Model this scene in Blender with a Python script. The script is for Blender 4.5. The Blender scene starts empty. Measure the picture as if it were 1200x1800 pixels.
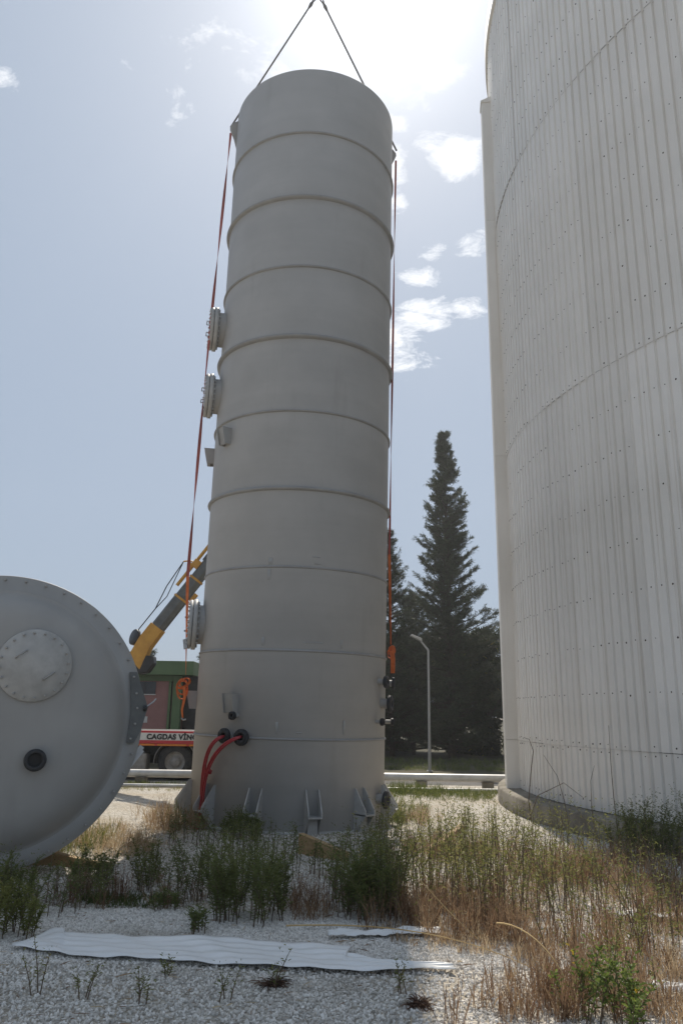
import bpy, math, random
import numpy as np
from mathutils import Vector, Matrix

random.seed(7)
rng = np.random.default_rng(11)
sc = bpy.context.scene
COL = sc.collection
R = math.radians

# ------------------------------------------------------------------ camera
cd = bpy.data.cameras.new('camera'); cam = bpy.data.objects.new('camera', cd); COL.objects.link(cam)
PITCH, ROLL = 0.2568, 0.0158
fw = Vector((0, math.cos(PITCH), math.sin(PITCH)))
r0 = Vector((1, 0, 0)); u0 = Vector((0, -math.sin(PITCH), math.cos(PITCH)))
rt = r0 * math.cos(ROLL) + u0 * math.sin(ROLL)
up = u0 * math.cos(ROLL) - r0 * math.sin(ROLL)
m = Matrix((rt, up, -fw)).transposed().to_4x4(); m.translation = Vector((0, 0, 1.6))
cam.matrix_world = m
cd.sensor_fit = 'VERTICAL'; cd.sensor_height = 36.0; cd.lens = 36.0 * 1350 / 1800
cd.clip_start = 0.05; cd.clip_end = 3000
sc.camera = cam

# ------------------------------------------------------------------ sky, sun, exposure
SUN_AZ, SUN_EL = R(2.4), R(50.5)
world = bpy.data.worlds.new('World'); sc.world = world; world.use_nodes = True
nt = world.node_tree; N = nt.nodes; L = nt.links
N.clear()
def wn(t, **k):
    n = N.new(t)
    for a, b in k.items(): setattr(n, a, b)
    return n
def wmath(op, a, b=None, c=None, clamp=False):
    n = wn('ShaderNodeMath', operation=op); n.use_clamp = clamp
    for i, v in enumerate((a, b, c)):
        if v is None: continue
        if isinstance(v, (int, float)): n.inputs[i].default_value = v
        else: L.new(v, n.inputs[i])
    return n.outputs[0]
sky = wn('ShaderNodeTexSky', sky_type='NISHITA'); sky.sun_disc = False
sky.sun_elevation = SUN_EL; sky.sun_rotation = SUN_AZ
sky.altitude = 100; sky.air_density = 1.0; sky.dust_density = 2.0; sky.ozone_density = 1.5
tc = wn('ShaderNodeTexCoord')
DIRV = tc.outputs['Generated']
sep = wn('ShaderNodeSeparateXYZ'); L.new(DIRV, sep.inputs[0])
sund = (math.sin(SUN_AZ) * math.cos(SUN_EL), math.cos(SUN_AZ) * math.cos(SUN_EL), math.sin(SUN_EL))
# clouds: fractal noise on a flat cloud deck, thresholded by a coverage field
zc = wmath('MAXIMUM', sep.outputs[2], 0.06)
px = wmath('DIVIDE', sep.outputs[0], zc); py = wmath('DIVIDE', sep.outputs[1], zc)
cmb = wn('ShaderNodeCombineXYZ'); L.new(px, cmb.inputs[0]); L.new(py, cmb.inputs[1])
nz = wn('ShaderNodeTexNoise'); nz.noise_dimensions = '3D'
nz.inputs['Scale'].default_value = 12.0; nz.inputs['Detail'].default_value = 9; nz.inputs['Roughness'].default_value = 0.68
nz.inputs['Distortion'].default_value = 0.35
L.new(cmb.outputs[0], nz.inputs['Vector'])
low = wn('ShaderNodeTexNoise'); low.inputs['Scale'].default_value = 0.9; low.inputs['Detail'].default_value = 2
vadd = wn('ShaderNodeVectorMath', operation='ADD'); vadd.inputs[1].default_value = (5.3, 2.1, 0)
L.new(cmb.outputs[0], vadd.inputs[0]); L.new(vadd.outputs[0], low.inputs['Vector'])
fade = wn('ShaderNodeMapRange'); fade.inputs[1].default_value = .3; fade.inputs[2].default_value = .5; L.new(sep.outputs[2], fade.inputs[0])
cov = wmath('MULTIPLY', wmath('MULTIPLY', wmath('SUBTRACT', low.outputs[0], 0.56, clamp=True), 1.6), fade.outputs[0])
cov = wmath('SUBTRACT', cov, wmath('MULTIPLY', wmath('SUBTRACT', 1.0, fade.outputs[0]), .2))
BANKS = [(.045, 1.12, .05, .36), (.09, 1.13, .035, .34), (.135, 1.02, .05, .36), (.07, .98, .04, .3), (.26, 1.12, .035, .3), (.10, 1.35, .05, .34), (.055, 1.24, .10, .42), (.10, 1.07, .05, .30), (.145, 1.17, .05, .30), (.205, 1.21, .075, .42),
         (.17, 1.61, .07, .32), (.20, 1.80, .11, .42), (.12, 1.90, .11, .44), (.16, 2.06, .12, .36), (.32, 1.76, .08, .30),
         (.28, 1.48, .07, .28), (.20, 1.51, .06, .24), (-.56, 1.04, .04, .2), (.155, 1.02, .05, .30), (-.40, 1.95, .06, .18)]
for bx, by, br, amp in BANKS:
    br *= .92; amp *= 1.05
    vd = wn('ShaderNodeVectorMath', operation='DISTANCE'); vd.inputs[1].default_value = (bx, by, 0)
    L.new(cmb.outputs[0], vd.inputs[0])
    mr = wn('ShaderNodeMapRange'); mr.interpolation_type = 'SMOOTHERSTEP'
    mr.inputs[1].default_value = br * 1.7; mr.inputs[2].default_value = 0; mr.inputs[3].default_value = 0; mr.inputs[4].default_value = amp
    L.new(vd.outputs['Value'], mr.inputs[0])
    cov = wmath('MAXIMUM', cov, mr.outputs[0])
dens = wmath('SUBTRACT', wmath('ADD', nz.outputs[0], cov), 0.70, clamp=True)
cmask = wmath('MULTIPLY', dens, 4.2, clamp=True)
# aureole of the hazy air round the sun
dt = wn('ShaderNodeVectorMath', operation='DOT_PRODUCT'); dt.inputs[1].default_value = sund
L.new(DIRV, dt.inputs[0])
ang = wmath('ARCCOSINE', wmath('MINIMUM', dt.outputs['Value'], 0.99999))
g1 = wmath('EXPONENT', wmath('MULTIPLY', wmath('MULTIPLY', ang, ang), -80.0))
g2 = wmath('EXPONENT', wmath('MULTIPLY', ang, -4.6))
glow = wmath('ADD', wmath('MULTIPLY', g1, 4.6), wmath('MULTIPLY', g2, 2.5))
hz = wn('ShaderNodeMix', data_type='RGBA'); hz.blend_type = 'ADD'; hz.inputs[0].default_value = 1.0
gc = wn('ShaderNodeMix', data_type='RGBA'); gc.blend_type = 'MULTIPLY'; gc.inputs[0].default_value = 1.0
gc.inputs[6].default_value = (.96, .98, 1.0, 1)
comb = wn('ShaderNodeCombineColor'); [L.new(glow, comb.inputs[i]) for i in range(3)]
L.new(comb.outputs[0], gc.inputs[7])
# pale even haze veil over the blue
veil = wn('ShaderNodeMix', data_type='RGBA'); veil.inputs[0].default_value = 0.86
L.new(sky.outputs[0], veil.inputs[6]); veil.inputs[7].default_value = (2.9, 3.6, 4.6, 1)
L.new(veil.outputs[2], hz.inputs[6]); L.new(gc.outputs[2], hz.inputs[7])
cl = wn('ShaderNodeMix', data_type='RGBA')
L.new(wmath('MULTIPLY', cmask, 0.82), cl.inputs[0])
L.new(hz.outputs[2], cl.inputs[6]); cl.inputs[7].default_value = (10.2, 10.3, 10.5, 1)
bg = wn('ShaderNodeBackground'); bg.inputs[1].default_value = 0.095
L.new(cl.outputs[2], bg.inputs[0])
wo = wn('ShaderNodeOutputWorld'); L.new(bg.outputs[0], wo.inputs[0])

sd = bpy.data.lights.new('sun', 'SUN'); sd.energy = 4.0; sd.angle = R(0.6); sd.color = (1, .92, .80)
sun = bpy.data.objects.new('sun', sd); COL.objects.link(sun)
sun.rotation_euler = Vector(sund).to_track_quat('Z', 'Y').to_euler()
sun.location = (5, 40, 50)
vs = sc.view_settings
vs.view_transform = 'Standard'; vs.look = 'None'; vs.exposure = 0.33; vs.gamma = 1.0; vs.use_curve_mapping = False
sc.cycles.use_denoising = True
sc.cycles.max_bounces = 8; sc.cycles.transparent_max_bounces = 8

# ------------------------------------------------------------------ materials
MATS = {}
def nmat(name):
    mt = bpy.data.materials.new(name); mt.use_nodes = True
    MATS[name] = mt
    return mt, mt.node_tree.nodes, mt.node_tree.links, mt.node_tree.nodes['Principled BSDF']
def ramp(nodes, links, fac, stops):
    r = nodes.new('ShaderNodeValToRGB'); e = r.color_ramp.elements
    e[0].position = stops[0][0]; e[0].color = (*stops[0][1], 1)
    e[1].position = stops[1][0]; e[1].color = (*stops[1][1], 1)
    for p, c in stops[2:]:
        x = e.new(p); x.color = (*c, 1)
    links.new(fac, r.inputs[0]); return r.outputs[0]
def pm(name, c1, c2=None, scale=4.0, rough=.6, metal=0., bump=0., bscale=40., detail=6, stretch=(1, 1, 1), coord='Object', lo=.35, hi=.65, spec=.4):
    mt, n, l, p = nmat(name)
    p.inputs['Roughness'].default_value = rough; p.inputs['Metallic'].default_value = metal
    p.inputs['Specular IOR Level'].default_value = spec
    c2 = c2 or tuple(x * .82 for x in c1)
    t = n.new('ShaderNodeTexCoord'); mp = n.new('ShaderNodeMapping'); mp.inputs['Scale'].default_value = stretch
    l.new(t.outputs[coord], mp.inputs[0])
    z = n.new('ShaderNodeTexNoise'); z.inputs['Scale'].default_value = scale; z.inputs['Detail'].default_value = detail; z.inputs['Roughness'].default_value = .6
    l.new(mp.outputs[0], z.inputs['Vector'])
    l.new(ramp(n, l, z.outputs[0], [(lo, c1), (hi, c2)]), p.inputs['Base Color'])
    if bump:
        b = n.new('ShaderNodeBump'); b.inputs['Strength'].default_value = bump; b.inputs['Distance'].default_value = .02
        z2 = n.new('ShaderNodeTexNoise'); z2.inputs['Scale'].default_value = bscale; z2.inputs['Detail'].default_value = 5
        l.new(t.outputs[coord], z2.inputs['Vector']); l.new(z2.outputs[0], b.inputs['Height']); l.new(b.outputs[0], p.inputs['Normal'])
    return mt
def leafmat(name, stops, trans=.4, rough=.6):
    """foliage: tint attribute (one value per plant or blade) -> colour, part of the light passes through"""
    mt, n, l, p = nmat(name)
    a = n.new('ShaderNodeAttribute'); a.attribute_name = 'tint'
    c = ramp(n, l, a.outputs['Fac'], stops)
    l.new(c, p.inputs['Base Color']); p.inputs['Roughness'].default_value = rough; p.inputs['Specular IOR Level'].default_value = .25
    tr = n.new('ShaderNodeBsdfTranslucent'); l.new(c, tr.inputs[0])
    mx = n.new('ShaderNodeMixShader'); mx.inputs[0].default_value = trans
    l.new(p.outputs[0], mx.inputs[1]); l.new(tr.outputs[0], mx.inputs[2])
    l.new(mx.outputs[0], n['Material Output'].inputs[0])
    return mt

def shell_material(name, base, bands=True):
    mt, n, l, p = nmat(name)
    p.inputs['Roughness'].default_value = .55; p.inputs['Specular IOR Level'].default_value = .35
    t = n.new('ShaderNodeTexCoord')
    z = n.new('ShaderNodeTexNoise'); z.inputs['Scale'].default_value = .9; z.inputs['Detail'].default_value = 7; z.inputs['Roughness'].default_value = .62
    l.new(t.outputs['Object'], z.inputs['Vector'])
    c = ramp(n, l, z.outputs[0], [(.3, tuple(x * .9 for x in base)), (.7, tuple(x * 1.07 for x in base))])
    mp = n.new('ShaderNodeMapping'); mp.inputs['Scale'].default_value = (3.2, 3.2, .35); l.new(t.outputs['Object'], mp.inputs[0])
    z2 = n.new('ShaderNodeTexNoise'); z2.inputs['Scale'].default_value = 1.5; z2.inputs['Detail'].default_value = 8; l.new(mp.outputs[0], z2.inputs['Vector'])
    f = ramp(n, l, z2.outputs[0], [(.60, (0, 0, 0)), (.80, (.26, .26, .26))])
    mx = n.new('ShaderNodeMix'); mx.data_type = 'RGBA'; l.new(f, mx.inputs[0]); l.new(c, mx.inputs[6]); mx.inputs[7].default_value = (base[0] * .62, base[1] * .6, base[2] * .56, 1)
    # thin horizontal laminate bands
    mp3 = n.new('ShaderNodeMapping'); mp3.inputs['Scale'].default_value = (.15, .15, 2.2) if bands else (.4, .4, .4); l.new(t.outputs['Object'], mp3.inputs[0])
    z3 = n.new('ShaderNodeTexNoise'); z3.inputs['Scale'].default_value = 2.2; z3.inputs['Detail'].default_value = 6; l.new(mp3.outputs[0], z3.inputs['Vector'])
    f3 = ramp(n, l, z3.outputs[0], [(.35, (.965, .965, .965)), (.65, (1.02, 1.02, 1.02))])
    mu = n.new('ShaderNodeMix'); mu.data_type = 'RGBA'; mu.blend_type = 'MULTIPLY'; mu.inputs[0].default_value = 1
    l.new(mx.outputs[2], mu.inputs[6]); l.new(f3, mu.inputs[7])
    l.new(mu.outputs[2], p.inputs['Base Color'])
    b = n.new('ShaderNodeBump'); b.inputs['Strength'].default_value = .06; b.inputs['Distance'].default_value = .03
    l.new(z3.outputs[0], b.inputs['Height']); l.new(b.outputs[0], p.inputs['Normal'])
    return mt
shell_material('tower_grp', (.40, .388, .37))
shell_material('tank_grp', (.35, .338, .318), False)
pm('ring_grp_shaded', (.325, .318, .305), (.27, .265, .255), 3, .6)  # darker copy of the shell grey: shade on the ring joints painted in
pm('grp_plain', (.37, .36, .34), (.31, .30, .28), 3, .55)
pm('grp_light', (.46, .45, .425), (.36, .35, .33), 6, .55)
pm('black_rubber', (.022, .022, .024), (.04, .04, .04), 8, .55)
pm('steel', (.42, .42, .42), (.30, .29, .28), 9, .38, .85)
pm('galvanised', (.50, .51, .52), (.38, .39, .40), 6, .42, .6)
pm('bolt_white', (.62, .62, .61), (.45, .45, .44), 20, .45, .3)
pm('rope', (.20, .19, .18), (.13, .12, .12), 30, .8)
pm('strap_red', (.40, .10, .07), (.28, .075, .065), 8, .75)
pm('strap_orange', (.72, .19, .055), (.55, .13, .04), 12, .75)
pm('hose_red', (.42, .045, .05), (.32, .035, .04), 7, .4)
pm('concrete', (.27, .245, .20), (.14, .122, .092), 2.6, .9, 0, .6, 18, 9, (1, 1, .8))
pm('pipe_metal', (.58, .575, .56), (.43, .42, .40), 3, .42, .25, .1, 6)
pm('wood_new', (.42, .29, .15), (.30, .195, .095), 3, .75, 0, .3, 30, 8, (1, 9, 9))
pm('truck_red', (.50, .04, .05), (.38, .035, .04), 3, .42)
pm('truck_white', (.66, .65, .62), (.52, .50, .47), 3, .5)
pm('truck_orange', (.62, .20, .03), (.5, .15, .025), 4, .5)
pm('crane_yellow', (.56, .30, .05), (.42, .21, .035), 4, .45)
pm('boom_grey', (.14, .145, .14), (.09, .095, .095), 4, .45, .2)
pm('black_paint', (.018, .018, .02), (.03, .03, .03), 6, .45)
pm('tyre', (.03, .03, .03), (.06, .055, .05), 10, .85)
pm('rim_grey', (.34, .32, .29), (.22, .205, .19), 9, .6, .2)
pm('bldg_pink', (.36, .185, .165), (.29, .15, .135), 1.5, .85)
pm('bldg_green', (.12, .185, .085), (.095, .15, .07), 1.5, .75)
pm('window_dark', (.03, .035, .035), (.045, .045, .05), 3, .12)
pm('bark', (.075, .055, .042), (.045, .035, .028), 8, .9, 0, .6, 30)
pm('verge_soil', (.075, .062, .032), (.045, .045, .02), 1.2, .95, 0, .5, 20)
pm('asphalt', (.11, .105, .10), (.075, .072, .07), 3, .9, 0, .4, 60)
pm('lamp_pole', (.42, .42, .41), (.34, .34, .33), 4, .5, .5)
pm('straw', (.52, .37, .17), (.38, .25, .11), 9, .8)
pm('twig', (.16, .115, .075), (.10, .07, .045), 9, .85)
pm('screw_rust', (.10, .07, .05), (.05, .04, .035), 30, .7)
pm('sheet_white', (.84, .83, .81), (.74, .73, .70), 1.4, .42, 0, .06, 8, 6, (1, 6, 6))
pm('tank_core', (.35, .35, .34), None, 1, .8)
leafmat('needles', [(0, (.040, .052, .030)), (.6, (.070, .088, .044)), (1, (.115, .13, .062))], .22)
leafmat('broadleaf', [(0, (.028, .040, .018)), (.7, (.05, .068, .026)), (.93, (.09, .11, .03)), (1, (.28, .24, .03))], .3)
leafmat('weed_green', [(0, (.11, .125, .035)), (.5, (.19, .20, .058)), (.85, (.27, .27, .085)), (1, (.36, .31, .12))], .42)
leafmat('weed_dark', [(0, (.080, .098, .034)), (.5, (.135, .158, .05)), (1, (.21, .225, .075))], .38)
leafmat('grass_green', [(0, (.07, .10, .025)), (.6, (.14, .165, .045)), (1, (.30, .26, .10))], .45)
leafmat('grass_dry', [(0, (.16, .092, .055)), (.35, (.26, .165, .098)), (.7, (.42, .30, .185)), (1, (.60, .49, .33))], .35, .75)
leafmat('leafy', [(0, (.07, .11, .03)), (.6, (.14, .19, .045)), (.9, (.22, .27, .06)), (.97, (.40, .36, .05)), (1, (.45, .30, .03))], .42)
leafmat('dead_brown', [(0, (.045, .026, .02)), (1, (.15, .085, .055))], .2, .8)

def gravel_ground():
    mt, n, l, p = nmat('ground_gravel')
    p.inputs['Roughness'].default_value = .92; p.inputs['Specular IOR Level'].default_value = .2
    t = n.new('ShaderNodeTexCoord')
    v = n.new('ShaderNodeTexVoronoi'); v.inputs['Scale'].default_value = 26; v.inputs['Randomness'].default_value = 1
    l.new(t.outputs['Object'], v.inputs['Vector'])
    sepc = n.new('ShaderNodeSeparateColor'); l.new(v.outputs['Color'], sepc.inputs[0])
    stone = ramp(n, l, sepc.outputs[0], [(0, (.36, .335, .295)), (1, (.62, .585, .525))])
    e = n.new('ShaderNodeTexVoronoi'); e.feature = 'DISTANCE_TO_EDGE'; e.inputs['Scale'].default_value = 26; l.new(t.outputs['Object'], e.inputs['Vector'])
    gap = ramp(n, l, e.outputs['Distance'], [(0, (.42, .40, .36)), (.12, (1, 1, 1))])
    mu = n.new('ShaderNodeMix'); mu.data_type = 'RGBA'; mu.blend_type = 'MULTIPLY'; mu.inputs[0].default_value = 1
    l.new(stone, mu.inputs[6]); l.new(gap, mu.inputs[7])
    z = n.new('ShaderNodeTexNoise'); z.inputs['Scale'].default_value = .55; z.inputs['Detail'].default_value = 8; z.inputs['Roughness'].default_value = .65
    l.new(t.outputs['Object'], z.inputs['Vector'])
    f = ramp(n, l, z.outputs[0], [(.46, (0, 0, 0)), (.66, (.75, .75, .75))])
    mx = n.new('ShaderNodeMix'); mx.data_type = 'RGBA'; l.new(f, mx.inputs[0]); l.new(mu.outputs[2], mx.inputs[6]); mx.inputs[7].default_value = (.33, .27, .19, 1)
    l.new(mx.outputs[2], p.inputs['Base Color'])
    b = n.new('ShaderNodeBump'); b.inputs['Strength'].default_value = .9; b.inputs['Distance'].default_value = .02
    l.new(e.outputs['Distance'], b.inputs['Height']); l.new(b.outputs[0], p.inputs['Normal'])
gravel_ground()
def stone_mat():
    mt, n, l, p = nmat('gravel_stone')
    p.inputs['Roughness'].default_value = .85; p.inputs['Specular IOR Level'].default_value = .25
    o = n.new('ShaderNodeObjectInfo')
    c = ramp(n, l, o.outputs['Random'], [(0, (.47, .44, .40)), (.5, (.74, .70, .645)), (1, (.90, .865, .815))])
    t = n.new('ShaderNodeTexCoord'); z = n.new('ShaderNodeTexNoise'); z.inputs['Scale'].default_value = 1.6; z.inputs['Detail'].default_value = 5
    l.new(t.outputs['Object'], z.inputs['Vector'])
    f = ramp(n, l, z.outputs[0], [(.3, (.82, .81, .79)), (.7, (1.05, 1.05, 1.05))])
    mu = n.new('ShaderNodeMix'); mu.data_type = 'RGBA'; mu.blend_type = 'MULTIPLY'; mu.inputs[0].default_value = 1
    zl = n.new('ShaderNodeTexNoise'); zl.inputs['Scale'].default_value = .9; zl.inputs['Detail'].default_value = 6; zl.inputs['Roughness'].default_value = .65
    l.new(o.outputs['Location'], zl.inputs['Vector'])
    fl = ramp(n, l, zl.outputs[0], [(.50, (0, 0, 0)), (.70, (.55, .55, .55))])
    md = n.new('ShaderNodeMix'); md.data_type = 'RGBA'; l.new(fl, md.inputs[0]); l.new(c, md.inputs[6]); md.inputs[7].default_value = (.30, .25, .18, 1); c = md.outputs[2]
    l.new(c, mu.inputs[6]); l.new(f, mu.inputs[7]); l.new(mu.outputs[2], p.inputs['Base Color'])
stone_mat()
def cladding_mat():
    mt, n, l, p = nmat('cladding_white')
    p.inputs['Roughness'].default_value = .5; p.inputs['Specular IOR Level'].default_value = .35
    t = n.new('ShaderNodeTexCoord'); o = n.new('ShaderNodeObjectInfo')
    base = ramp(n, l, o.outputs['Random'], [(0, (.79, .76, .715)), (1, (.85, .82, .775))])
    # streaks of rust and dirt running down from laps and screws
    mp = n.new('ShaderNodeMapping'); mp.inputs['Scale'].default_value = (13, 13, .16); l.new(t.outputs['Object'], mp.inputs[0])
    vo = n.new('ShaderNodeVectorMath'); vo.operation = 'ADD'; l.new(mp.outputs[0], vo.inputs[0]); l.new(o.outputs['Location'], vo.inputs[1])
    z = n.new('ShaderNodeTexNoise'); z.inputs['Scale'].default_value = 1.3; z.inputs['Detail'].default_value = 7; z.inputs['Roughness'].default_value = .6
    l.new(vo.outputs[0], z.inputs['Vector'])
    f = ramp(n, l, z.outputs[0], [(.58, (0, 0, 0)), (.80, (.5, .5, .5))])
    mx = n.new('ShaderNodeMix'); mx.data_type = 'RGBA'; l.new(f, mx.inputs[0]); l.new(base, mx.inputs[6]); mx.inputs[7].default_value = (.44, .345, .235, 1)
    z2 = n.new('ShaderNodeTexNoise'); z2.inputs['Scale'].default_value = .7; z2.inputs['Detail'].default_value = 6; l.new(t.outputs['Object'], z2.inputs['Vector'])
    f2 = ramp(n, l, z2.outputs[0], [(.3, (.90, .895, .88)), (.7, (1.03, 1.03, 1.03))])
    mu = n.new('ShaderNodeMix'); mu.data_type = 'RGBA'; mu.blend_type = 'MULTIPLY'; mu.inputs[0].default_value = 1
    l.new(mx.outputs[2], mu.inputs[6]); l.new(f2, mu.inputs[7]); l.new(mu.outputs[2], p.inputs['Base Color'])
cladding_mat()

# ------------------------------------------------------------------ mesh helpers
class MB:
    def __init__(s): s.v = []; s.f = []; s.sm = []
    def add(s, verts, faces, smooth=False):
        b = len(s.v); s.v += [tuple(p) for p in verts]
        s.f += [tuple(b + i for i in q) for q in faces]; s.sm += [smooth] * len(faces)
        return s
    def box(s, lo, hi):
        x0, y0, z0 = lo; x1, y1, z1 = hi
        return s.add([(x0, y0, z0), (x1, y0, z0), (x1, y1, z0), (x0, y1, z0), (x0, y0, z1), (x1, y0, z1), (x1, y1, z1), (x0, y1, z1)],
                     [(0, 3, 2, 1), (4, 5, 6, 7), (0, 1, 5, 4), (1, 2, 6, 5), (2, 3, 7, 6), (3, 0, 4, 7)])
    def obox(s, c, ax, ay, az):
        c = Vector(c); ax, ay, az = Vector(ax), Vector(ay), Vector(az)
        vs = [c + ax * i + ay * j + az * k for k in (-1, 1) for j in (-1, 1) for i in (-1, 1)]
        return s.add(vs, [(0, 2, 3, 1), (4, 5, 7, 6), (0, 1, 5, 4), (1, 3, 7, 5), (3, 2, 6, 7), (2, 0, 4, 6)])
    def tube(s, pts, rad, n=8, cap=True, flat=None):
        pts = [Vector(p) for p in pts]; rings = []; k = len(pts)
        rr = rad if isinstance(rad, (list, tuple)) else [rad] * k
        ref = None
        for i in range(k):
            d = (pts[min(i + 1, k - 1)] - pts[max(i - 1, 0)]).normalized()
            if ref is None:
                ref = Vector((0, 0, 1)) if abs(d.z) < .9 else Vector((1, 0, 0))
            a = (ref - d * ref.dot(d)).normalized(); ref = a; b = d.cross(a)
            rings.append([pts[i] + a * (rr[i] * math.cos(2 * math.pi * j / n)) + b * (rr[i] * math.sin(2 * math.pi * j / n)) for j in range(n)])
        vs = [p for r_ in rings for p in r_]
        fs = [(i * n + j, i * n + (j + 1) % n, (i + 1) * n + (j + 1) % n, (i + 1) * n + j) for i in range(k - 1) for j in range(n)]
        s.add(vs, fs, n > 5)
        if cap: s.add(rings[0], [tuple(range(n))[::-1]]); s.add(rings[-1], [tuple(range(n))])
        return s
    def lathe(s, prof, n=96, c=(0, 0, 0), axis=(0, 0, 1), ref=None, a0=0, a1=2 * math.pi, smooth=True, capends=False):
        axis = Vector(axis).normalized(); c = Vector(c)
        ref = Vector(ref) if ref else (Vector((1, 0, 0)) if abs(axis.x) < .9 else Vector((0, 1, 0)))
        a = (ref - axis * ref.dot(axis)).normalized(); b = axis.cross(a)
        full = abs(a1 - a0 - 2 * math.pi) < 1e-6; k = n if full else n + 1
        vs = []
        for r_, h in prof:
            for j in range(k):
                t = a0 + (a1 - a0) * j / n
                vs.append(c + axis * h + a * (r_ * math.cos(t)) + b * (r_ * math.sin(t)))
        fs = []
        for i in range(len(prof) - 1):
            for j in range(n):
                j2 = (j + 1) % k
                fs.append((i * k + j, i * k + j2, (i + 1) * k + j2, (i + 1) * k + j))
        return s.add(vs, fs, smooth)
    def prism(s, poly, d0, d1, o, ex, ey, ez):
        """polygon (x,y) in plane ex,ey extruded along ez from d0 to d1"""
        o, ex, ey, ez = Vector(o), Vector(ex), Vector(ey), Vector(ez); n = len(poly)
        vs = [o + ex * x + ey * y + ez * d for d in (d0, d1) for x, y in poly]
        return s.add(vs, [tuple(range(n))[::-1], tuple(range(n, 2 * n))] + [(i, (i + 1) % n, n + (i + 1) % n, n + i) for i in range(n)])
    def mesh(s, name, mat):
        me = bpy.data.meshes.new(name); me.from_pydata(s.v, [], s.f)
        me.polygons.foreach_set('use_smooth', s.sm)
        me.materials.append(MATS[mat]); me.update(); return me
    def build(s, name, mat, parent=None, bevel=0):
        o = bpy.data.objects.new(name, s.mesh(name, mat)); COL.objects.link(o)
        if parent: o.parent = parent
        if bevel:
            b = o.modifiers.new('bevel', 'BEVEL'); b.width = bevel; b.segments = 2; b.limit_method = 'ANGLE'
        return o
def tag(o, label, cat, group=None, kind=None):
    if label: o['label'] = label
    if cat: o['category'] = cat
    if group: o['group'] = group
    if kind: o['kind'] = kind
    return o
def struct(o): o['kind'] = 'structure'; return o
def thing(name, label, cat, loc=(0, 0, 0), rz=0, group=None):
    o = bpy.data.objects.new(name, None); COL.objects.link(o); o.location = loc; o.rotation_euler = (0, 0, rz)
    o.empty_display_size = .2
    return tag(o, label, cat, group)
def inst(name, me, parent=None, loc=(0, 0, 0), rot=(0, 0, 0), scale=(1, 1, 1)):
    o = bpy.data.objects.new(name, me); COL.objects.link(o); o.location = loc; o.rotation_euler = rot; o.scale = scale
    if parent: o.parent = parent
    return o

# foliage arrays -----------------------------------------------------
class FO:
    """many small leaf faces gathered as numpy arrays, tint per vertex"""
    def __init__(s): s.V = []; s.Q = []; s.T = []; s.n = 0
    def quads(s, P, tint):
        """P (k,4,3), tint (k,)"""
        k = len(P); s.V.append(P.reshape(-1, 3)); s.Q.append(np.arange(4 * k).reshape(-1, 4) + s.n); s.T.append(np.repeat(tint, 4)); s.n += 4 * k
    def blades(s, base, d, length, width, tint, bend=.3, segs=2, side=None):
        """tapered bent blades: base (k,3), direction d (k,3)"""
        k = len(base); d = d / np.linalg.norm(d, axis=1, keepdims=True)
        if side is None: side = rng.normal(size=(k, 3))
        side = side - d * (side * d).sum(1, keepdims=True); side /= np.linalg.norm(side, axis=1, keepdims=True) + 1e-9
        length = np.broadcast_to(length, (k,))[:, None]; width = np.broadcast_to(width, (k,))[:, None]
        prev = base; wprev = width * .55
        for i in range(1, segs + 1):
            t = i / segs
            p = base + d * length * t + np.array([0, 0, -1.]) * (length * bend * t * t)
            w = width * (1 - t) * 1.1 + width * .1 if i == segs else width
            P = np.stack([prev - side * wprev / 2, prev + side * wprev / 2, p + side * w / 2, p - side * w / 2], 1)
            s.quads(P, tint); prev = p; wprev = w
    def mesh(s, name, mat):
        me = bpy.data.meshes.new(name)
        V = np.concatenate(s.V).astype(np.float32); Q = np.concatenate(s.Q).astype(np.int32); T = np.concatenate(s.T).astype(np.float32)
        me.vertices.add(len(V)); me.vertices.foreach_set('co', V.ravel())
        me.loops.add(Q.size); me.loops.foreach_set('vertex_index', Q.ravel())
        me.polygons.add(len(Q)); me.polygons.foreach_set('loop_start', np.arange(0, Q.size, 4, dtype=np.int32))
        at = me.attributes.new('tint', 'FLOAT', 'POINT'); at.data.foreach_set('value', np.clip(T, 0, 1))
        me.materials.append(MATS[mat]); me.update(calc_edges=True); return me
    def build(s, name, mat, parent=None):
        o = bpy.data.objects.new(name, s.mesh(name, mat)); COL.objects.link(o)
        if parent: o.parent = parent
        return o

# ================================================================== SETTING
g = MB().add([(-600, -300, 0), (600, -300, 0), (600, 900, 0), (-600, 900, 0)], [(0, 1, 2, 3)]).build('ground', 'ground_gravel'); struct(g)
rd = MB().add([(-60, 18.75, .004), (60, 19.6, .004), (60, 23.3, .004), (-60, 22.6, .004)], [(0, 1, 2, 3)]).build('road', 'asphalt'); struct(rd)

vg = MB().add([(-300, 22.7, .008), (-60, 22.61, .008), (60, 23.31, .008), (300, 24, .008), (300, 300, .008), (-300, 300, .008)], [(0, 1, 2, 3, 4, 5)]).build('verge', 'verge_soil'); struct(vg)

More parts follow.
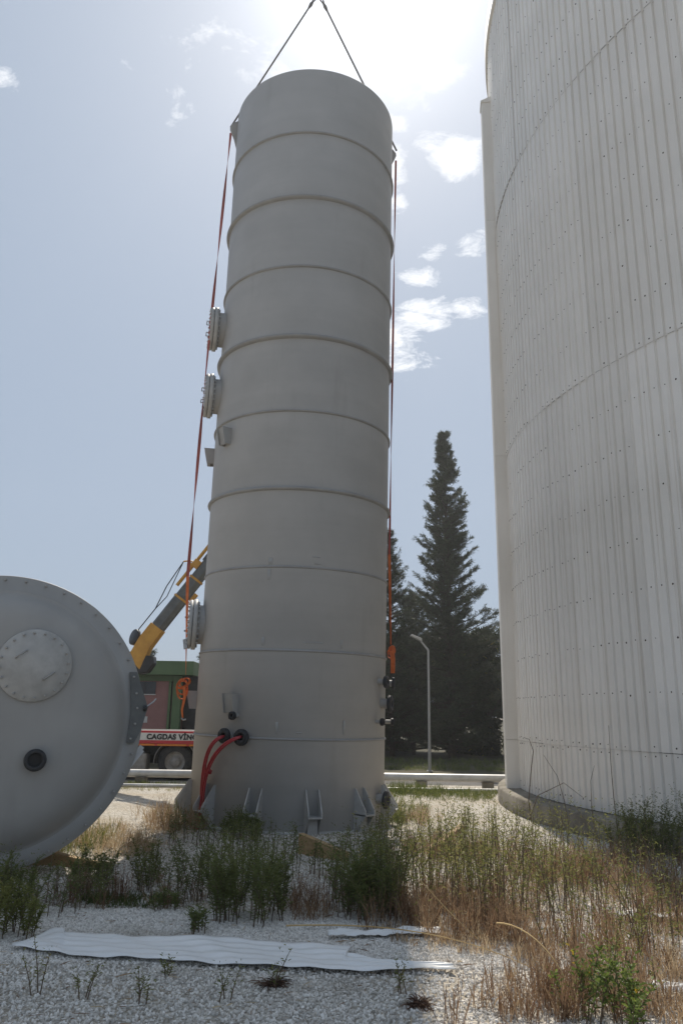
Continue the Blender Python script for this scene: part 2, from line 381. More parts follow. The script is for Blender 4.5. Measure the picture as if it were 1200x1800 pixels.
# gravel stones close to the camera: real stones, one instanced object
def gravel():
    pts = []
    for y0, y1, dens in ((4.2, 5.6, 2300), (5.6, 7.0, 11350), (7.0, 9.0, 900), (9.0, 12.0, 600)):
        w = lambda y: .42 * y + .9
        k = int((y1 - y0) * 2 * w(y1) * dens)
        y = rng.uniform(y0, y1, k); x = rng.uniform(-1, 1, k) * w(y1)
        ok = np.abs(x) < w(y); pts.append(np.stack([x[ok], y[ok], rng.uniform(-.004, .006, ok.sum())], 1))
    P = np.concatenate(pts)
    # none under the tower or inside the plinth
    P = P[np.hypot(P[:, 0] + .77, P[:, 1] - 12.7) > 1.5]; P = P[np.hypot(P[:, 0] - 12.57, P[:, 1] - 14.31) > 9.6]
    me = bpy.data.meshes.new('gravel'); me.vertices.add(len(P)); me.vertices.foreach_set('co', P.astype(np.float32).ravel()); me.update()
    me.materials.append(MATS['gravel_stone'])
    o = bpy.data.objects.new('gravel', me); COL.objects.link(o)
    ng = bpy.data.node_groups.new('gravel_stones', 'GeometryNodeTree')
    ng.interface.new_socket('Geometry', in_out='INPUT', socket_type='NodeSocketGeometry')
    ng.interface.new_socket('Geometry', in_out='OUTPUT', socket_type='NodeSocketGeometry')
    n, l = ng.nodes, ng.links
    gi = n.new('NodeGroupInput'); go = n.new('NodeGroupOutput')
    ico = n.new('GeometryNodeMeshIcoSphere'); ico.inputs['Radius'].default_value = 1; ico.inputs['Subdivisions'].default_value = 2
    nz = n.new('ShaderNodeTexNoise'); nz.inputs['Scale'].default_value = 1.1; nz.inputs['Detail'].default_value = 1
    sb = n.new('ShaderNodeVectorMath'); sb.operation = 'SUBTRACT'; sb.inputs[1].default_value = (.5, .5, .5)
    ms = n.new('ShaderNodeVectorMath'); ms.operation = 'SCALE'; ms.inputs['Scale'].default_value = 1.5
    l.new(nz.outputs['Color'], sb.inputs[0]); l.new(sb.outputs[0], ms.inputs[0])
    sp = n.new('GeometryNodeSetPosition'); l.new(ico.outputs['Mesh'], sp.inputs['Geometry']); l.new(ms.outputs[0], sp.inputs['Offset'])
    mtn = n.new('GeometryNodeSetMaterial'); mtn.inputs['Material'].default_value = MATS['gravel_stone']; l.new(sp.outputs[0], mtn.inputs[0])
    ip = n.new('GeometryNodeInstanceOnPoints'); m2p = n.new('GeometryNodeMeshToPoints'); l.new(gi.outputs[0], m2p.inputs[0])
    l.new(m2p.outputs[0], ip.inputs['Points']); l.new(mtn.outputs[0], ip.inputs['Instance'])
    rr = n.new('FunctionNodeRandomValue'); rr.data_type = 'FLOAT_VECTOR'; rr.inputs[1].default_value = (6.28, 6.28, 6.28)
    rs = n.new('FunctionNodeRandomValue'); rs.data_type = 'FLOAT_VECTOR'; rs.inputs[0].default_value = (.005, .004, .003); rs.inputs[1].default_value = (.016, .013, .009)
    rs.inputs['Seed'].default_value = 5
    l.new(rr.outputs[0], ip.inputs['Rotation']); l.new(rs.outputs[0], ip.inputs['Scale'])
    l.new(ip.outputs[0], go.inputs[0])
    md = o.modifiers.new('stones', 'NODES'); md.node_group = ng
    tag(o, 'pale grey crushed gravel spread over the ground', 'gravel', None, 'stuff')
gravel()

# ================================================================== WHITE CORRUGATED TANK
TC = Vector((12.569, 14.309, 0)); TR = 9.174
def tpos(a, r, z): return (-r * math.sin(a), -r * math.cos(a), z)
wt = thing('corrugated_tank', 'huge white storage tank clad in corrugated metal sheets, standing on a concrete ring', 'storage tank', TC)
MB().lathe([(0, 18.75), (TR - .02, 17.93), (TR - .06, 17.9), (TR - .06, .22), (0, .22)], 128).build('core', 'tank_core', wt)
MB().lathe([(TR + .385, 0), (TR + .385, .262), (TR + .355, .29), (TR - .2, .29)], 160).build('plinth', 'concrete', wt)
MB().lathe([(TR - .03, 17.55), (TR + .075, 17.55), (TR + .08, 17.57), (TR + .08, 18.05), (TR - .1, 18.08)], 160).build('roof_trim', 'cladding_white', wt)
SH = R(4.5); NR = 4
def sheet_mesh(z0, z1, off):
    mb = MB(); prof = []
    pitch = SH / NR
    for i in range(NR):
        for f_, d in ((0, 0), (.70, 0), (.75, -.036), (.92, -.036)):
            prof.append(((i + f_) * pitch, d))
    prof += [(SH, 0), (SH + pitch * .5, .002)]
    vs = []
    for z, t in ((z0, 0.), (z1, 0.)):
        for a, d in prof: vs.append(tpos(a - SH / 2, TR + off + d, z))
    k = len(prof)
    fs = [(j, j + 1, k + j + 1, k + j) for j in range(k - 1)]
    return mb.add(vs, fs).mesh('sheet', 'cladding_white')
courses = [(.30, 1.166, 0), (1.172, 6.85, .010), (6.848, 12.419, .020), (12.417, 17.60, .030)]
for z0, z1, off in courses:
    me = sheet_mesh(z0, z1, off)
    for i in range(6, 30):
        a = i * SH + R(.4)
        r_ = .0 + random.uniform(-.002, .004)
        inst('sheet', me, wt, (-math.sin(a) * r_, -math.cos(a) * r_, 0), (random.uniform(-.0003, .0003), 0, -a))
# screws
sb = MB()
for ci, (z0, z1, off) in enumerate(courses):
    rows = [z0 + .06] + [z0 + .06 + .70 * k for k in range(1, 9) if z0 + .06 + .70 * k < z1 - .2]
    if ci == 0: rows = [.42, 1.12]
    for z in rows:
        i0, i1 = int(R(30) / (SH / NR)), int(R(132) / (SH / NR))
        for i in range(i0, i1):
            if random.random() < (.35 if i % 4 else .08): continue
            a = (i + .34) * SH / NR + R(.4) - SH / 2
            zz = z + random.gauss(0, .012)
            n = Vector((-math.sin(a), -math.cos(a), 0)); s_ = Vector((-math.cos(a), math.sin(a), 0)); c = Vector(tpos(a, TR + off + .004, zz))
            q = random.uniform(.5, 1.15) * .0135
            ring = [c + s_ * (q * math.cos(t)) + Vector((0, 0, q * math.sin(t))) for t in [k_ * math.pi / 3 for k_ in range(6)]]
            sb.add(ring + [c + n * .014], [(k_, (k_ + 1) % 6, 6) for k_ in range(6)])
o = sb.build('screws', 'screw_rust', wt); o['kind'] = 'stuff'
# vertical casing down the side
aC = R(97.3); ex = Vector((-math.sin(aC), -math.cos(aC), 0)); ey = Vector((-math.cos(aC), math.sin(aC), 0))
for z0, z1 in ((.29, 1.165), (1.17, 6.9), (6.905, 12.6), (12.605, 15.85)):
    MB().prism([(TR - .05, -.16), (TR + .235, -.16), (TR + .25, -.145), (TR + .25, .145), (TR + .235, .16), (TR - .05, .16)], z0, z1, (0, 0, 0), ex, ey, (0, 0, 1)).build('casing_panel', 'cladding_white', wt)
MB().prism([(TR - .05, 15.855), (TR + .27, 15.855), (TR + .27, 15.90), (TR - .05, 16.05)], -.18, .18, (0, 0, 0), ex, (0, 0, 1), ey).build('casing_cap', 'cladding_white', wt)

# ================================================================== TALL GREY TOWER
TX, TY, RAD, H = -.772, 12.709, 1.498, 12.62
tw = thing('process_tower', 'tall slender grey fibreglass tower with ring joints, standing upright on the gravel', 'tower', (TX, TY, 0))
tw.rotation_euler = (.0063, .0117, 0)
def P(a, r, z): return Vector((r * math.sin(a), -r * math.cos(a), z))
def dirs(a): return Vector((math.sin(a), -math.cos(a), 0)), Vector((math.cos(a), math.sin(a), 0))
MB().lathe([(RAD - .012, .02), (RAD, .03), (RAD, H - .02), (RAD - .012, H), (RAD - .05, H), (RAD - .05, H - .25)], 160).build('shell', 'tower_grp', tw)
MB().lathe([(RAD - .055, H - .3), (1.0, H - .16), (.5, H - .1), (0.001, H - .08)], 96).build('top_cover', 'grp_plain', tw)
MB().lathe([(RAD - .02, .0), (RAD + .03, .0), (RAD + .03, .035), (RAD - .02, .045)], 128).build('base_ring', 'grp_light', tw)
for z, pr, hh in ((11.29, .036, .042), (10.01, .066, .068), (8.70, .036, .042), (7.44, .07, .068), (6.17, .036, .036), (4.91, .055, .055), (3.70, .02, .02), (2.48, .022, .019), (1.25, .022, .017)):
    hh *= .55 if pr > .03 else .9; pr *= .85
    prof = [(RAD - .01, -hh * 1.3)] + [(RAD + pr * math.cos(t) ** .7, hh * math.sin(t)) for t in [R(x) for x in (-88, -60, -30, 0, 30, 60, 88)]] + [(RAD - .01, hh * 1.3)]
    MB().lathe([(r_, h + z) for r_, h in prof], 160).build('ring_joint', 'ring_grp_shaded', tw)
# welded repair smears (short raised laminate patches) near the lower joints
for a, z, w, hgt in ((-12, 3.78, .06, .10), (-12.5, 3.58, .05, .16), (14, 3.86, .12, .02), (15, 3.76, .1, .015), (-14, 2.60, .04, .12), (31, 2.60, .03, .12), (14, 2.6, .3, .02), (-4, 1.40, .035, .16), (34, 1.42, .035, .2), (8, 1.34, .08, .025)):
    n, s_ = dirs(R(a)); MB().lathe([(RAD + .001, z - hgt / 2), (RAD + .008, z - hgt / 2 + .01), (RAD + .008, z + hgt / 2 - .01), (RAD + .001, z + hgt / 2)], 6, (0, 0, 0), (0, 0, 1), n, -w / 2 / RAD, w / 2 / RAD).build('laminate_patch', 'grp_plain', tw)
# anchor chairs round the base
def chair_mesh():
    mb = MB(); prof = [(-.03, .59), (.02, .59), (.22, .30), (.22, .24), (.03, .0), (-.03, .0)]
    for s_ in (-.10, .085):
        mb.prism(prof, s_, s_ + .016, (0, -RAD, 0), (0, -1, 0), (0, 0, 1), (1, 0, 0))
    mb.box((-.10, -RAD - .23, .235), (.10, -RAD + .03, .252))
    mb.box((-.07, -RAD - .10, .0), (.07, -RAD + .02, .23))
    return mb.mesh('anchor_chair', 'grp_light')
cm = chair_mesh()
for k in range(12): inst('anchor_chair', cm, tw, (0, 0, 0), (0, 0, R(-13.7 + 30 * k)))
# manways on the left: neck, flange, cover, bolts
def manway(a, z, rn, rf, nbolt, proj):
    n, s_ = dirs(R(a)); e = bpy.data.objects.new('manway', None); COL.objects.link(e); e.parent = tw; e.empty_display_size = .1
    o_ = P(R(a), 0, z)
    MB().lathe([(rn, RAD - .35), (rn, RAD + proj)], 48, o_, n).build('neck', 'tower_grp', e)
    MB().lathe([(rn - .01, RAD + proj - .035), (rf - .008, RAD + proj - .035), (rf, RAD + proj - .028), (rf, RAD + proj + .028), (rf - .008, RAD + proj + .032), (rn - .02, RAD + proj + .032)], 56, o_, n).build('flange', 'grp_light', e)
    MB().lathe([(rn - .03, RAD + proj + .04), (rf - .02, RAD + proj + .04), (rf - .012, RAD + proj + .048), (rf - .012, RAD + proj + .085), (rf - .03, RAD + proj + .092), (.001, RAD + proj + .1)], 56, o_, n).build('cover', 'grp_light', e)
    bm = MB().lathe([(.001, -.155), (.017, -.155), (.017, -.13), (.011, -.13), (.011, .0), (.02, 0), (.02, .016), (.011, .018), (.011, .026), (.001, .026)], 8, (0, 0, 0), n).mesh('bolt', 'bolt_white')
    for k in range(nbolt):
        t = 2 * math.pi * k / nbolt
        inst('bolt', bm, e, o_ + n * (RAD + proj + .094) + (s_ * math.cos(t) + Vector((0, 0, math.sin(t)))) * (rf - .05))
    for t in (-.12, .12):
        c = o_ + n * (RAD + proj + .1) + s_ * 0 + Vector((0, 0, t * .9))
        MB().tube([c - s_ * .07, c - s_ * .07 + n * .05, c + s_ * .07 + n * .05, c + s_ * .07], .009, 6).build('handle', 'steel', e)
for z in (8.10, 6.84): manway(-77, z, .30, .385, 24, .14)
manway(-78, 2.93, .31, .40, 24, .12)
# support brackets
def bracket_mesh(w, h, d):
    mb = MB(); prof = [(-.04, h / 2), (d, h / 2), (d * .62, -h / 2), (-.04, -h / 2)]
    for s_ in (-w / 2, w / 2 - .014): mb.prism(prof, s_, s_ + .014, (0, -RAD, 0), (0, -1, 0), (0, 0, 1), (1, 0, 0))
    mb.prism([(d - .05, h / 2 - .004), (d - .03, h / 2 - .004), (d * .62 - .03, -h / 2 + .004), (d * .62 - .05, -h / 2 + .004)], -w / 2 + .014, w / 2 - .014, (0, -RAD, 0), (0, -1, 0), (0, 0, 1), (1, 0, 0))
    return mb.mesh('support_bracket', 'grp_plain')
b1 = bracket_mesh(.19, .27, .17)
for a, z in ((-50, 5.88), (-82, 5.78), (-30.5, 1.72), (-79, 1.76)): inst('support_bracket', b1, tw, (0, 0, z), (0, 0, R(a)))
# nozzles with dark flanged ends
def nozzle(a, z, rn, rf, proj, label=None):
    n, s_ = dirs(R(a)); o_ = P(R(a), 0, z); e = bpy.data.objects.new('nozzle', None); COL.objects.link(e); e.parent = tw; e.empty_display_size = .05
    MB().lathe([(rn, RAD - .12), (rn, RAD + proj)], 24, o_, n).build('neck', 'grp_plain', e)
    MB().lathe([(rn * .62, RAD + proj - .05), (rn * .62, RAD + proj + .032), (rf * .7, RAD + proj + .034), (rf * .74, RAD + proj + .026), (rf - .004, RAD + proj + .026), (rf, RAD + proj + .022), (rf, RAD + proj - .012), (rf - .004, RAD + proj - .016), (rn * .9, RAD + proj - .016)], 32, o_, n).build('flange', 'black_rubber', e)
    MB().lathe([(.001, RAD + proj - .045), (rn * .63, RAD + proj - .045)], 20, o_, n).build('plug', 'black_paint', e)
    bm = MB().lathe([(.001, -.05), (.009, -.05), (.009, 0), (.001, 0)], 6, (0, 0, 0), n).mesh('bolt', 'black_rubber')
    k = 8 if rf > .1 else 4
    for i in range(k):
        t = 2 * math.pi * (i + .5) / k
        inst('bolt', bm, e, o_ + n * (RAD + proj + .036) + (s_ * math.cos(t) + Vector((0, 0, math.sin(t)))) * rf * .86)
for a, z, rn, rf, pj in ((65, 2.10, .05, .092, .12), (84, 2.10, .05, .092, .12), (70, 1.78, .075, .128, .14), (62, 1.51, .028, .055, .10), (84, 1.51, .028, .055, .11), (90, 1.50, .028, .055, .11), (66, .40, .075, .125, .13),
                         (-32.5, 1.27, .07, .108, .09), (-22, 1.26, .07, .115, .09), (-27.3, 1.55, .035, .06, .12)): nozzle(a, z, rn, rf, pj)
# lifting lugs at the rim
for a in (-80, 103):
    n, s_ = dirs(R(a))
    MB().prism([(-.03, -.46), (.0, -.46), (.06, -.25), (.14, -.06), (.13, .0), (.08, .06), (-.03, .14)], -.035, .035, P(R(a), RAD, H - .2), n, (0, 0, 1), s_).build('lifting_lug', 'grp_plain', tw)

# lifting slings from the lugs to the hook above
def wpt(a, r, z):  # tower-local point to world (lean included)
    p = P(R(a), r, z); return Vector((TX + p.x + .0117 * z, TY + p.y - .0063 * z, z))
APEX = Vector((-.645, 12.62, 15.98))
for a, which in ((-80, 'left'), (100, 'right')):
    st = wpt(a, RAD + .13, H - .2); d = (APEX - st)
    e = thing('lifting_sling', f'grey steel wire sling rising from the {which} side of the tower rim', 'sling', st, 0, 'wire slings holding the tower')
    MB().tube([(0, 0, 0), d * .9], .019, 6).build('rope', 'rope', e)
    MB().tube([d * .885, d * .91, d * .93], [.024, .038, .024], 8).build('ferrule', 'rope', e)
    s_ = d.cross(Vector((0, 1, 0))).normalized() * .05
    for q in (-1, 1): MB().tube([d * .92, d * .96 + s_ * q * .6, d * 1.0], .016, 6).build('rope_eye', 'rope', e)
# straps hanging down the tower
def ribbon(pts, w, name, mat, parent, tw0=0., twist=0., th=.006):
    pts = [Vector(p) for p in pts]; vs = []; fs = []
    k = len(pts)
    for i, p in enumerate(pts):
        d = (pts[min(i + 1, k - 1)] - pts[max(i - 1, 0)]).normalized()
        a = Vector((1, 0, 0)) if abs(d.x) < .9 else Vector((0, 1, 0))
        a = (a - d * a.dot(d)).normalized(); b = d.cross(a); t = tw0 + twist * i / (k - 1)
        s_ = a * math.cos(t) + b * math.sin(t); nn = d.cross(s_)
        for u, v in ((-1, -1), (1, -1), (1, 1), (-1, 1)): vs.append(p + s_ * (u * w / 2) + nn * (v * th / 2))
    for i in range(k - 1):
        for j in range(4): fs.append((i * 4 + j, i * 4 + (j + 1) % 4, i * 4 + 4 + (j + 1) % 4, i * 4 + 4 + j))
    return MB().add(vs, fs).build(name, mat, parent)
def lerp_pts(a, b, n, sag=0): return [Vector(a).lerp(Vector(b), i / (n - 1)) + Vector((0, 0, -sag * 4 * (i / (n - 1)) * (1 - i / (n - 1)))) for i in range(n)]
sl = thing('lashing_strap', 'long orange-red lashing strap hanging down the left side of the tower past the manways', 'strap', (-2.4, 12.2, 0), 0, 'lashing straps on the tower')
def rel(o_, pts): return [Vector(p) - o_.location for p in pts]
A0 = Vector((-2.235, 12.42, 12.35)); A1 = Vector((-2.33, 12.10, 7.95)); A2 = Vector((-2.36, 12.08, 6.75)); A3 = Vector((-2.45, 12.2, 3.7)); A4 = Vector((-2.38, 12.22, 2.15))
ribbon(rel(sl, lerp_pts(A0, A1, 30)), .05, 'webbing', 'strap_red', sl, .3, 6.5)
ribbon(rel(sl, lerp_pts(A1, A2, 12)[0:12]), .05, 'webbing', 'strap_red', sl, .5, .9)
ribbon(rel(sl, lerp_pts(A2, A3, 24)), .05, 'webbing', 'strap_red', sl, 1.4, 5)
ribbon(rel(sl, lerp_pts(A3, A4, 12)), .05, 'webbing', 'strap_orange', sl, .2, 1.2)
def knot(parent, c, s, seed, mat='strap_orange', n=5):
    rnd = random.Random(seed); c = Vector(c)
    for k in range(n):
        ox = rnd.uniform(-.5, .5) * s; oz = rnd.uniform(-.6, .6) * s; ph = rnd.uniform(-.6, .6); tilt = rnd.uniform(-.5, .5); rx = s * rnd.uniform(.4, 1.0); rz = s * rnd.uniform(.5, 1.7)
        pts = [c + Vector((ox + rx * math.cos(t) * math.cos(ph), rx * math.cos(t) * math.sin(ph), oz + rz * math.sin(t) + tilt * rx * math.cos(t) - s * .3)) for t in [2 * math.pi * i / 14 for i in range(15)]]
        ribbon(rel(parent, pts), .026, 'loop', mat, parent, rnd.uniform(0, 3), rnd.uniform(.5, 1.5), .008)
knot(sl, (-2.40, 12.22, 2.02), .10, 3)
ribbon(rel(sl, [(-2.39, 12.2, 1.98), (-2.37, 12.2, 1.8), (-2.40, 12.2, 1.62), (-2.38, 12.2, 1.5)]), .05, 'loose_end', 'strap_orange', sl, .3, .7)
MB().tube(rel(sl, [(-2.40, 12.2, 1.5), (-2.37, 12.2, 1.47), (-2.33, 12.2, 1.48)]), .012, 6).build('hook', 'galvanised', sl)
MB().obox(Vector((-2.41, 12.18, 2.62)) - sl.location, (.028, 0, .01), (0, .025, 0), (-.012, 0, .075)).build('ratchet', 'steel', sl)
sr = thing('lashing_strap', 'orange-red lashing strap hanging straight down the right edge of the tower, tied in a knot', 'strap', (.85, 12.72, 0), 0, 'lashing straps on the tower')
B0 = wpt(97, RAD + .10, H - .5); B1 = Vector((.835, 12.62, 2.7))
ribbon(rel(sr, lerp_pts(B0, (.815, 12.66, 4.2), 30)), .04, 'webbing', 'strap_red', sr, .1, 6)
ribbon(rel(sr, lerp_pts((.815, 12.66, 4.2), B1, 10)), .045, 'webbing', 'strap_orange', sr, .1, 1.2)
knot(sr, (.85, 12.6, 2.62), .065, 9, n=4)
ribbon(rel(sr, [(.85, 12.58, 2.6), (.865, 12.56, 2.45), (.86, 12.56, 2.24)]), .075, 'loose_end', 'strap_orange', sr, .2, .4)
# red hoses out of the two low nozzles
def bez(p0, p1, p2, p3, n=18):
    p0, p1, p2, p3 = map(Vector, (p0, p1, p2, p3)); return [p0 * (1 - t) ** 3 + p1 * 3 * t * (1 - t) ** 2 + p2 * 3 * t * t * (1 - t) + p3 * t ** 3 for t in [i / (n - 1) for i in range(n)]]
for k, (a, lab) in enumerate(((-32.5, 'red hose drooping from the left of two black nozzles low on the tower'), (-22, 'red hose drooping from the right of two black nozzles low on the tower'))):
    st = wpt(a, RAD + .05, 1.27); e = thing('hose', lab, 'hose', st, 0, 'red hoses on the tower')
    for q in range(2):
        dq = .035 * q
        en = wpt(-47 + 2.2 * k + 1.6 * q, RAD + .10 + .03 * k, .40 - .02 * q); mid = wpt(-44 + 2 * k + 1.2 * q, RAD + .20, .85)
        nn, ss = dirs(R(a))
        pts = bez(st, st + nn * .26 + Vector((0, 0, .0 - dq)) + ss * (.03 * q), mid + Vector((0, 0, .28)), en) + [en + Vector((-.01, -.02, -.2)), en + Vector((-.06, -.08, -.385))]
        MB().tube(rel(e, pts), .0155, 8).build('tube', 'hose_red', e)
    MB().tube(rel(e, [wpt(-42 + 2 * k, RAD + .13, .80), wpt(-42.6 + 2 * k, RAD + .13, .76)]), .042, 10).build('tie_band', 'hose_red', e)

# ================================================================== GREY TANK LYING ON ITS SIDE
yaw = R(-22)
LC = Vector((-3.393, 7.878, 1.495)); axv = Vector((math.sin(yaw), math.cos(yaw), 0)); sdv = Vector((axv.y, -axv.x, 0)); UP = Vector((0, 0, 1))
lt = thing('lying_tank', 'big grey fibreglass tank lying on its side, round bolted end facing the camera', 'tank', (LC.x, LC.y, 0))
C0 = Vector((0, 0, 1.495))
FR = 1.435
MB().lathe([(1.2, .0), (1.27, .0), (1.27, .10), (1.27, 6.4), (1.1, 6.75), (.5, 6.95), (.001, 7.0)], 128, C0, axv).build('body', 'tank_grp', lt)
MB().lathe([(1.18, .0), (1.18, -.0), (FR - .006, 0), (FR, .008), (FR, .055), (FR - .006, .06), (1.2, .06)], 160, C0, axv).build('end_flange', 'tank_grp', lt)
dish = [(1.285, .001), (1.265, -.004), (1.248, -.014), (1.23, -.032), (1.205, -.062), (1.17, -.10), (1.11, -.145), (1.03, -.178), (.9, -.205), (.7, -.225), (.4, -.24), (.001, -.245)]
MB().lathe(dish, 160, C0, axv).build('dished_end', 'tank_grp', lt)
for z_ in (1.6, 3.2, 4.8): MB().lathe([(1.265, z_ - .05), (1.32, z_ - .03), (1.32, z_ + .03), (1.265, z_ + .05)], 96, C0, axv).build('ring_joint', 'tank_grp', lt)
bm = MB().lathe([(.001, -.018), (.010, -.018), (.012, -.013), (.012, 0), (.001, 0)], 8, (0, 0, 0), axv).mesh('bolt', 'tank_grp')
for k in range(44):
    t = 2 * math.pi * (k + .3) / 44
    inst('bolt', bm, lt, C0 + (sdv * math.cos(t) + UP * math.sin(t)) * (FR - .045))
# manhole cover on the dish
mc = C0 + sdv * .306 + UP * .522; e = bpy.data.objects.new('manhole', None); COL.objects.link(e); e.parent = lt; e.empty_display_size = .1
MB().lathe([(.30, -.15), (.335, -.235), (.352, -.25), (.352, -.262), (.346, -.27), (.001, -.274)], 72, mc, axv).build('cover', 'grp_light', e)
bm2 = MB().lathe([(.001, -.018), (.010, -.018), (.012, -.013), (.012, 0), (.001, 0)], 8, (0, 0, 0), axv).mesh('bolt', 'grp_light')
for k in range(20):
    t = 2 * math.pi * k / 20 + .1
    inst('bolt', bm2, e, mc - axv * .272 + (sdv * math.cos(t) + UP * math.sin(t)) * .318)
for dx, dz in ((-.13, .105), (.145, -.10)):
    c = mc - axv * .272 + sdv * dx + UP * dz; dd = (sdv * .8 + UP * .6).normalized()
    MB().tube([c - dd * .06, c - dd * .06 - axv * .045, c + dd * .06 - axv * .045, c + dd * .06], .010, 8).build('handle', 'grp_plain', e)
nc = C0 + sdv * .409 - UP * .371; e = bpy.data.objects.new('nozzle', None); COL.objects.link(e); e.parent = lt; e.empty_display_size = .1
MB().lathe([(.078, -.10), (.078, -.31)], 32, nc, axv).build('neck', 'black_rubber', e)
MB().lathe([(.062, -.25), (.062, -.335), (.07, -.34), (.098, -.338), (.104, -.33), (.104, -.30), (.098, -.295), (.07, -.295)], 40, nc, axv).build('flange', 'black_rubber', e)
MB().lathe([(.001, -.27), (.064, -.27)], 24, nc, axv).build('bore', 'black_paint', e)
# bolted side plate and small fittings on the flange edge
poly = [(1.262, .50), (1.335, .50), (1.40, .33), (1.475, .14), (1.42, -.10), (1.36, -.22), (1.285, -.22), (1.305, .1)]
pl = MB().prism(poly, -.03, -.002, C0, sdv, UP, axv).build('side_plate', 'boom_grey', lt)
for x_, z_ in ((1.305, .45), (1.345, .28), (1.365, .13), (1.355, -.03), (1.32, -.18)): inst('bolt', bm2, pl, C0 + sdv * x_ + UP * z_ - axv * .03)
MB().tube([C0 + sdv * 1.43 + UP * .13 - axv * .05, C0 + sdv * 1.46 + UP * .13 - axv * .06], .03, 10).build('pin', 'black_paint', lt)
MB().tube([C0 + sdv * 1.45 + UP * .14 - axv * .05, C0 + sdv * 1.53 + UP * .20 - axv * .05, C0 + sdv * 1.55 + UP * .23 - axv * .05], .008, 6).build('wire_end', 'galvanised', lt)
for x_, z_, l_ in ((1.40, -.33, .09), (1.36, -.42, .16)):
    d = (sdv * .6 + UP * .8).normalized()
    MB().obox(C0 + sdv * x_ + UP * z_ + axv * .03, d * l_, d.cross(axv).normalized() * .025, axv * .02).build('clamp', 'galvanised', lt)

# wooden chocks
def chock(name, label, p0, p1, h0, h1, wd, curve=0.):
    p0, p1 = Vector((*p0, 0)), Vector((*p1, 0)); d = p1 - p0; ln = d.length; d.normalize(); nn = Vector((-d.y, d.x, 0))
    top = [(ln * (1 - i / 10), h1 + (h0 - h1) * (i / 10) - curve * 4 * (i / 10) * (1 - i / 10)) for i in range(11)]
    o = MB().prism([(0, 0), (ln, 0)] + top, -wd / 2, wd / 2, p0, d, UP, nn).build(name, 'wood_new', None, .004)
    return tag(o, label, 'chock', 'wooden chocks')
chock('wooden_chock', 'pale wooden wedge chock curved on top, under the lying tank', (-3.2, 8.85), (-2.36, 8.72), .19, .05, .09, .02)
chock('wooden_chock', 'wooden wedge chock between the weeds in front of the tower', (-.42, 9.75), (.12, 9.3), .23, .10, .08)
o = MB().obox((1.36, 10.1, .15), Vector((.27, .50, .07)), Vector((.035, -.02, 0)), Vector((0, 0, .035))).build('timber_beam', 'wood_new', None, .003); tag(o, 'pale timber beam poking out of the sunlit weeds right of the tower', 'timber')

# ================================================================== SCRAP METAL SHEETS ON THE GRAVEL
def scrap(name, label, upper, lower, ribs, amp, z0, n=60, wave=.0, mat='sheet_white'):
    """sheet between two plan polylines (x,y), corrugated lengthwise"""
    def samp(pl, t):
        ln = [0]
        for a, b in zip(pl, pl[1:]): ln.append(ln[-1] + math.dist(a, b))
        s_ = t * ln[-1]
        for i in range(len(pl) - 1):
            if s_ <= ln[i + 1] + 1e-9:
                f = (s_ - ln[i]) / (ln[i + 1] - ln[i]); return (pl[i][0] + f * (pl[i + 1][0] - pl[i][0]), pl[i][1] + f * (pl[i + 1][1] - pl[i][1]))
        return pl[-1]
    nv = ribs * 6; vs = []; fs = []
    for i in range(n + 1):
        t = i / n; a, b = samp(lower, t), samp(upper, t)
        jag = random.uniform(-.008, .008)
        for j in range(nv + 1):
            u = j / nv; ph = (u * ribs) % 1
            rib = amp * max(0, min(1, (.5 - abs(ph - .5) - .18) * 8))
            z = z0 + .016 + rib + .007 * math.sin(t * 61 + u * 9) * math.sin(t * 17) + wave * (math.sin(t * 9.4 + 1) * .5 + .5) * (.3 + .7 * u) + .004 * math.sin(t * 23 + u * 5)
            vs.append((a[0] + (b[0] - a[0]) * u + jag * (1 if i in (0, n) else 0), a[1] + (b[1] - a[1]) * u, z))
    w = nv + 1
    for i in range(n):
        for j in range(nv): fs.append((i * w + j, (i + 1) * w + j, (i + 1) * w + j + 1, i * w + j + 1))
    o = MB().add(vs, fs, True).build(name, mat)
    so = o.modifiers.new('thickness', 'SOLIDIFY'); so.thickness = .003
    return tag(o, label, 'metal sheet', 'scrap cladding sheets on the ground')
scrap('metal_sheet', 'long torn white corrugated metal sheet lying across the foreground gravel',
      [(-2.16, 5.90), (-2.12, 6.06), (-2.06, 6.24), (-1.98, 6.27), (-1.96, 6.16), (-1.6, 6.14), (-1.25, 6.10), (-.9, 6.16), (-.55, 6.06), (-.2, 5.97), (.14, 5.92), (.02, 5.80), (.3, 5.66), (.45, 5.60), (.76, 5.56)],
      [(-2.20, 5.83), (-1.75, 5.66), (-1.2, 5.60), (-.7, 5.53), (-.2, 5.47), (.32, 5.42), (.48, 5.47), (.60, 5.50), (.78, 5.47)], 5, .007, .02, 70, .006)
scrap('metal_sheet', 'narrow white metal strip half hidden under the weeds behind the long sheet', [(-.05, 6.27), (.78, 6.42)], [(-.05, 6.18), (.80, 6.31)], 2, .012, .02, 30, .02)
scrap('metal_sheet', 'white metal strip lying in the dry grass at the right edge of the picture', [(2.30, 6.93), (3.3, 6.96)], [(2.30, 6.83), (3.3, 6.85)], 2, .012, .03, 24, .02)
scrap('metal_sheet', 'short white metal strip in the lower right corner beside the leafy plant', [(1.86, 5.19), (2.7, 5.21)], [(1.86, 5.12), (2.7, 5.12)], 2, .012, .03, 24, .02)

